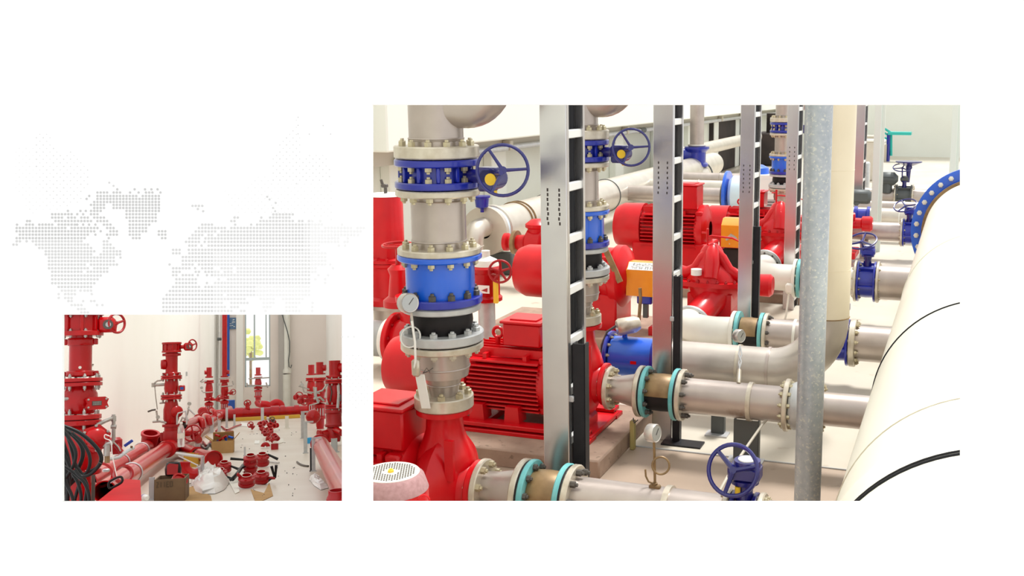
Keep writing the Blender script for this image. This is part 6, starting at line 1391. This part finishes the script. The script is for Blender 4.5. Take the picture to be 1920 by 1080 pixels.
# plastic bag: crumpled sheet heaped up
def crumple(name, label, cat, poly, zmax, m, seed, fr=L, n=26):
    random.seed(seed); pts = [atL(p[0], p[1], z=0.0) for p in poly]
    cx_ = sum(p.x for p in pts)/len(pts); cy_ = sum(p.y for p in pts)/len(pts); bm = bmesh.new()
    rings, segs = 16, 64; rows = []
    def rad(a):
        best = 0.
        for i in range(len(pts)):
            A, B = pts[i]-V((cx_, cy_, 0)), pts[(i+1) % len(pts)]-V((cx_, cy_, 0)); d = V((cos(a), sin(a), 0))
            den = d.x*(B.y-A.y)-d.y*(B.x-A.x)
            if abs(den) < 1e-9: continue
            t = (A.x*(B.y-A.y)-A.y*(B.x-A.x))/den; u = (A.x*d.y-A.y*d.x)/den
            if t > 0 and -1e-6 <= u <= 1+1e-6: best = max(best, t)
        return best
    for i in range(rings+1):
        f = i/rings; row = []
        for k in range(segs):
            a = 2*pi*k/segs; R = rad(a)*f*(1+.05*random.uniform(-1, 1))
            nz = noise.fractal(V((cx_+R*cos(a), cy_+R*sin(a), seed))*7, 1, 2, 4); z = zmax*(1-f**4)*(.8+.30*sin(2*a+seed)*f+.7*nz)+.006
            row.append(bm.verts.new((cx_+R*cos(a), cy_+R*sin(a), max(z, .005))))
        rows.append(row)
    for A, B in zip(rows, rows[1:]):
        for k in range(segs):
            j = (k+1) % segs; bm.faces.new((A[k], A[j], B[j], B[k]))
    bm.faces.new(rows[0][::-1]); bm.faces.new([bm.verts.new((v.co.x, v.co.y, .0)) for v in rows[-1]])
    mb = MB(); bm.verts.ensure_lookup_table(); bm.verts.index_update(); mb.v = [tuple(v.co) for v in bm.verts]; mb.f = [tuple(v.index for v in f.verts) for f in bm.faces]; mb.m = [0]*len(mb.f); bm.free()
    return single(name, mb, m, label, cat, fr, loc=(cx_, cy_, 0))
crumple('plastic_bag', 'crumpled white plastic bag on the floor left of the red floor valves', 'bag', [(357, 905), (366, 888), (380, 884), (400, 890), (420, 898), (430, 906), (424, 918), (405, 926), (388, 930), (368, 926)], .15, BAG, 4)
crumple('plastic_bag', 'thin wrinkled plastic film on the floor below the nearest grey angle bracket', 'bag', [(583, 886), (592, 890), (605, 902), (616, 915), (606, 922), (590, 912), (580, 900)], .05, BAG, 9)
def sheet(poly, label, m=PAPER, name='paper_sheet', cat='paper', z=.004):
    pts = [atL(p[0], p[1], z=z) for p in poly]
    return single(name, MB().prism([(p.x, p.y) for p in pts], .004, Matrix.Translation((0, 0, z))), m, label, cat, L)
sheet([(430, 905), (446, 899), (449, 922), (441, 926)], 'pale paper sheet between the plastic bag and the nearest floor valve')
sheet([(340, 903), (352, 896), (360, 903), (346, 914)], 'pale scrap of paper beside the large cardboard box', z=.006)
sheet([(519, 824), (531, 822), (532, 829), (520, 833)], 'white board on the floor right of the far heap')
sheet([(452, 792), (472, 794), (467, 800), (450, 799)], 'white sheet on the floor left of the far heap', WHITE)
sheet([(478, 826), (487, 826), (486, 832), (477, 832)], 'small white paper on the floor in front of the far heap', WHITE)
sheet([(300, 945), (345, 917), (362, 912), (395, 930), (400, 950)], 'flattened brown cardboard at the bottom edge of the left picture', CARD, 'cardboard_sheet', 'cardboard', .002)
sheet([(470, 918), (495, 925), (505, 905), (512, 930), (480, 945)], 'brown patch of cardboard under the nearest floor valves', CARD, 'cardboard_sheet', 'cardboard', .0015)  # thin brown sheet lying under the valves
random.seed(4)
db = MB()
for k in range(46):
    px, py = random.uniform(450, 560), random.uniform(800, 935); q = atL(px, py, z=.006); s = sc(px, py, q.y)
    db.box(q, (random.uniform(.5, 2.2)*s, random.uniform(.5, 2)*s, .01), Matrix.Identity(4))
single('floor_debris', db, DGREY, 'scattered dark crumbs of debris on the pale floor', 'debris', L, kind='stuff')
single('hose_scrap', MB().tube(smoothp([atL(p[0], p[1], z=.012) for p in ((557, 866), (562, 870), (570, 873), (578, 874))]), .014, 6), DBOLT, 'dark hose scrap on the floor left of the nearest grey angle bracket', 'hose', L)
single('bottle_stopper', MB().lathe([(0, 0), (.07, 0), (.06, .1), (0, .11)], AX(atL(582, 831, z=0), UP), 14), mat('sky_blue_plastic', (.02, .35, .70), .4), 'bright blue cap on the floor behind the angle brackets', 'cap', L)
p = atL(270, 933, z=.06); q = atL(283, 937, z=.07)
T = thing('spray_bottle', 'blue and white bottle lying at the bottom edge beside the grey channel post', 'bottle', p, L)
part(T, 'body', MB().lathe([(0, 0), (.035, 0), (.036, .1), (.02, .13), (.02, .16), (0, .16)], AX(p, q-p), 18), WHITE); part(T, 'band', MB().lathe([(.0365, .02), (.0365, .05)], AX(p, q-p), 18), BLUE)
for i, (P, l, m) in enumerate(((((372, 842), (380, 828), (388, 836), (396, 826), (400, 838)), 'dark red cable loop under the header left of the cardboard box of fittings', DRED), (((374, 832), (385, 842), (393, 832), (401, 842), (396, 848)), 'black cable loop under the header left of the cardboard box of fittings', BLK2), (((405, 808), (415, 800), (425, 806), (440, 800), (452, 796)), 'dark cable trailing on the floor behind the grey posts', DRED))):
    single('floor_cable', MB().tube(smoothp([atL(p[0], p[1], z=.03) for p in P]), .02, 6), m, l, 'cable', L)
# extra valve beside the water bottle and round wheels along the header
for (px, py, zz, R, l) in ((361, 812, .38, .105, 'dark red open ring with a handwheel on the header right of the water bottle'),):
    c = atL(px, py, z=zz); T = thing('gate_valve', l, 'valve', c, L)
    handwheel(T, c, (-.3, -1, .4), R*1.25, .014, DRED, 4); part(T, 'body', MB().lathe([(0, 0), (.06, 0), (.075, .05), (.06, .2), (0, .2)], AX(c+V((.02, .05, -.02)), (.3, .8, -.6)), 18), REDL)
    part(T, 'bonnet', MB().box(c+V((-.06, .06, -.0)), (.12, .12, .09), None, .02), REDL)
for i, (px, py, zz, l) in enumerate(((374, 786, .50, 'red elbow fitting on the header right of the middle riser, nearer one'), (387, 781, .52, 'red elbow fitting on the header right of the middle riser, further one'), (399, 770, .42, 'red tee fitting on the header near the far corner'))):
    c = atL(px, py, z=zz); T = thing('red_elbow', l, 'elbow', c, L)
    part(T, 'bend', MB().tube(smoothp([c+V((-.06, .5, .0)), c+V((0, 0, .0)), c+V((.05, -.2, -.03)), c+V((.07, -.26, -.16))]), .06, 16), REDL)
    part(T, 'collar', MB().lathe([(.05, 0), (.08, 0), (.08, .06), (.05, .06)], AX(c+V((-.06, .5, .0)), (-.1, 1, 0)), 18), REDL)
p = atL(379, 772, y=29)
T = thing('alarm_bell', 'dark red drum on the left wall side behind the header', 'valve', p, L)
part(T, 'drum', MB().lathe([(0, 0), (.10, 0), (.12, .03), (.12, .12), (.09, .15), (0, .15)], AX(p, (.3, -1, .1)), 24), DRED)
single('wall_switch', MB().box(V((xl+.02, 30, atL(376, 700, y=30).z)), (.04, .08, .12), None, .004), GREYF, 'small grey switch on the left wall near the short red riser', 'switch', L)

# ================================================================== DOTTED WORLD MAP printed on the wall
MR = {355: '220 252.5 272 284 295.5', 361: '184-200 214-228 244 260 271-290 301', 367.5: '167.5 179-256 266-301', 373: '162.5 184-298', 378.7: '177-207 214-302', 384.2: '172-195 214-302', 390: '177-195 214-234 238-302', 395.5: '127.5 151 161 172-191 238-302',
 401.7: '97-115 122-134 145 156 167-185 238-296', 408: '97-115 128 134-140 150-164 178-196 238-296', 414.5: '51 56 104-172 184-200 243-296', 421.2: '32 45-64 74-99 110-140 145 156 167 179 196-211 243-284', 427.5: '32-122 134-185 199-216 243-278', 433.7: '32-180 189 204-221 243-274 296-309',
 440: '38-169 179 199-221 243-261 296-309', 446.5: '32-160 204 249-261 301-309', 452.5: '32-39 50 61-157 194-205', 458.7: '25-31 68-164 194-210', 465: '74-80 85-172 194-216', 471.2: '85-179 194-227', 477: '85-172 189-227', 483: '91-216 226', 489.5: '91-216', 496.2: '91-162 172-221', 503: '91-167 177-200', 509.5: '98-157 166-200',
 516.7: '98-190', 523.7: '98-185', 531: '98-179', 538: '109-174', 545: '115-140 151 160-174', 551.5: '110 119-140 172', 558.7: '110 122-135', 564.5: '128-137 156 170-179', 572: '134-157 182 192', 579.5: '146-162', 586: '151-164'}
ER = {386: '361-378', 392: '371', 396: '381', 402: '511-550', 408: '437-448 490 507-546', 414.5: '435-441 487-550 560-567 577-588 600', 421.2: '377-400 441 471 483-605 641', 427.5: '371-423 435-600 605-660 667-686', 434: '366-405 417-675', 440.7: '360-379 387-400 410-663 671', 447: '354-373 383-636 648-655', 453.5: '350-373 384 390-636 647-653',
 460.6: '354-367 378 388-601 635 647', 468.5: '325-338 354 362-601', 475: '326-338 354-612', 482: '342-612', 489: '342-610', 496: '318 343-361 371-608 619', 503: '325-355 366 377-400 415-435 447-595 624', 509.7: '325-341 367-372 383-412 418-435 447-594', 516: '325-330 343-361 371 388 398-580 597 615', 523.6: '330-367 410 428-580 591 606-613', 530.6: '330-367 388 400-583 605-613',
 538: '325-373 383-580', 545.6: '320-582', 553: '313-420 425-580', 560.6: '306-460 487-517 528-567', 568: '306-420 430-463 493-513 534-560 586', 575.7: '306-425 435-448 492-505 538-557 583-588', 583: '306-435 452-458 498 537-562 583-588'}
mp = MB()
_pn = -_camfwd
def dot(px, py, r, mi, n=8):
    c = pg(px, py, D0)+_pn*.0006; u = CM @ V((1, 0, 0)); v = CM @ V((0, 1, 0)); k = D0/F*r
    b = len(mp.v); mp.v += [tuple(c+u*(k*cos(2*pi*i/n))+v*(k*sin(2*pi*i/n))) for i in range(n)]; mp.f.append(tuple(range(b, b+n))); mp.m.append(mi)
def runs(D, ph, fade):
    for y, s in D.items():
        for t in s.split():
            a, z = (t.split('-')+[t])[:2] if '-' in t else (t, t); a, z = float(a), float(z)
            xs = [a] if a == z else [ph+6.06*k for k in range(200) if a-1.5 <= ph+6.06*k <= z+1.5]
            for x in xs: dot(x, y, 2.2, fade(x, y))
runs(MR, 37.4-6.06*2, lambda x, y: 0 if y < 450 else (1 if y < 545 else 2))
runs(ER, 306.5, lambda x, y: 3 if x > 585 or y > 535 and x > 480 else (2 if y > 470 and x > 400 or x > 570 else 1))
def inside(px, py, P):
    c = False
    for i in range(len(P)):
        (x1, y1), (x2, y2) = P[i], P[i-1]
        if (y1 > py) != (y2 > py) and px < (x2-x1)*(py-y1)/(y2-y1)+x1: c = not c
    return c
def halftone(P, x0, y0, dx, dy, mi, r=1.15):
    for j in range(80):
        for i in range(80):
            x, y = x0+i*dx+(j % 2)*dx/2, y0+j*dy
            if inside(x, y, P): dot(x, y, r*(1+.15*sin(i*5+j*3)), mi, 6)
halftone([(62, 248), (94, 248), (102, 280), (122, 290), (130, 278), (168, 318), (166, 345), (150, 380), (110, 395), (72, 345), (64, 290)], 30, 245, 12.8, 6.7, 2)
halftone([(30, 280), (64, 270), (72, 345), (110, 395), (60, 400), (22, 350)], 30, 245, 12.8, 6.7, 3)
halftone([(510, 300), (520, 275), (545, 250), (558, 215), (566, 300), (590, 285), (616, 295), (620, 340), (560, 345), (510, 340)], 500, 219, 12.4, 6.6, 2)
halftone([(415, 355), (440, 365), (500, 320), (510, 340), (560, 345), (622, 340), (622, 415), (560, 398), (440, 405)], 410, 319, 12.4, 6.6, 3)
for x, y in ((606, 235.5), (580, 251.5), (620, 251.5), (559, 220), (559, 235), (559, 251)): dot(x, y, 1.2, 1, 6)
for x, y in ((205, 342.5), (213, 348.5), (501, 369), (505.5, 374), (517, 380.5), (512, 390), (516, 396), (642, 631.5), (653, 631.5), (664, 631.5)): dot(x, y, 1.9, 1 if x < 600 else 3, 8)
halftone([(645, 660), (675, 665), (690, 700), (690, 760), (660, 770), (645, 700)], 645, 660, 11, 6.5, 3)
def pm_(n, a): return mat(n, (a, a, a), .8)
single('world_map', mp, [pm_('grey_print', .56), pm_('light_grey_print', .64), pm_('pale_grey_print', .72), pm_('faint_grey_print', .82)], 'pale grey dotted world map printed on the white wall above the left picture', 'map')
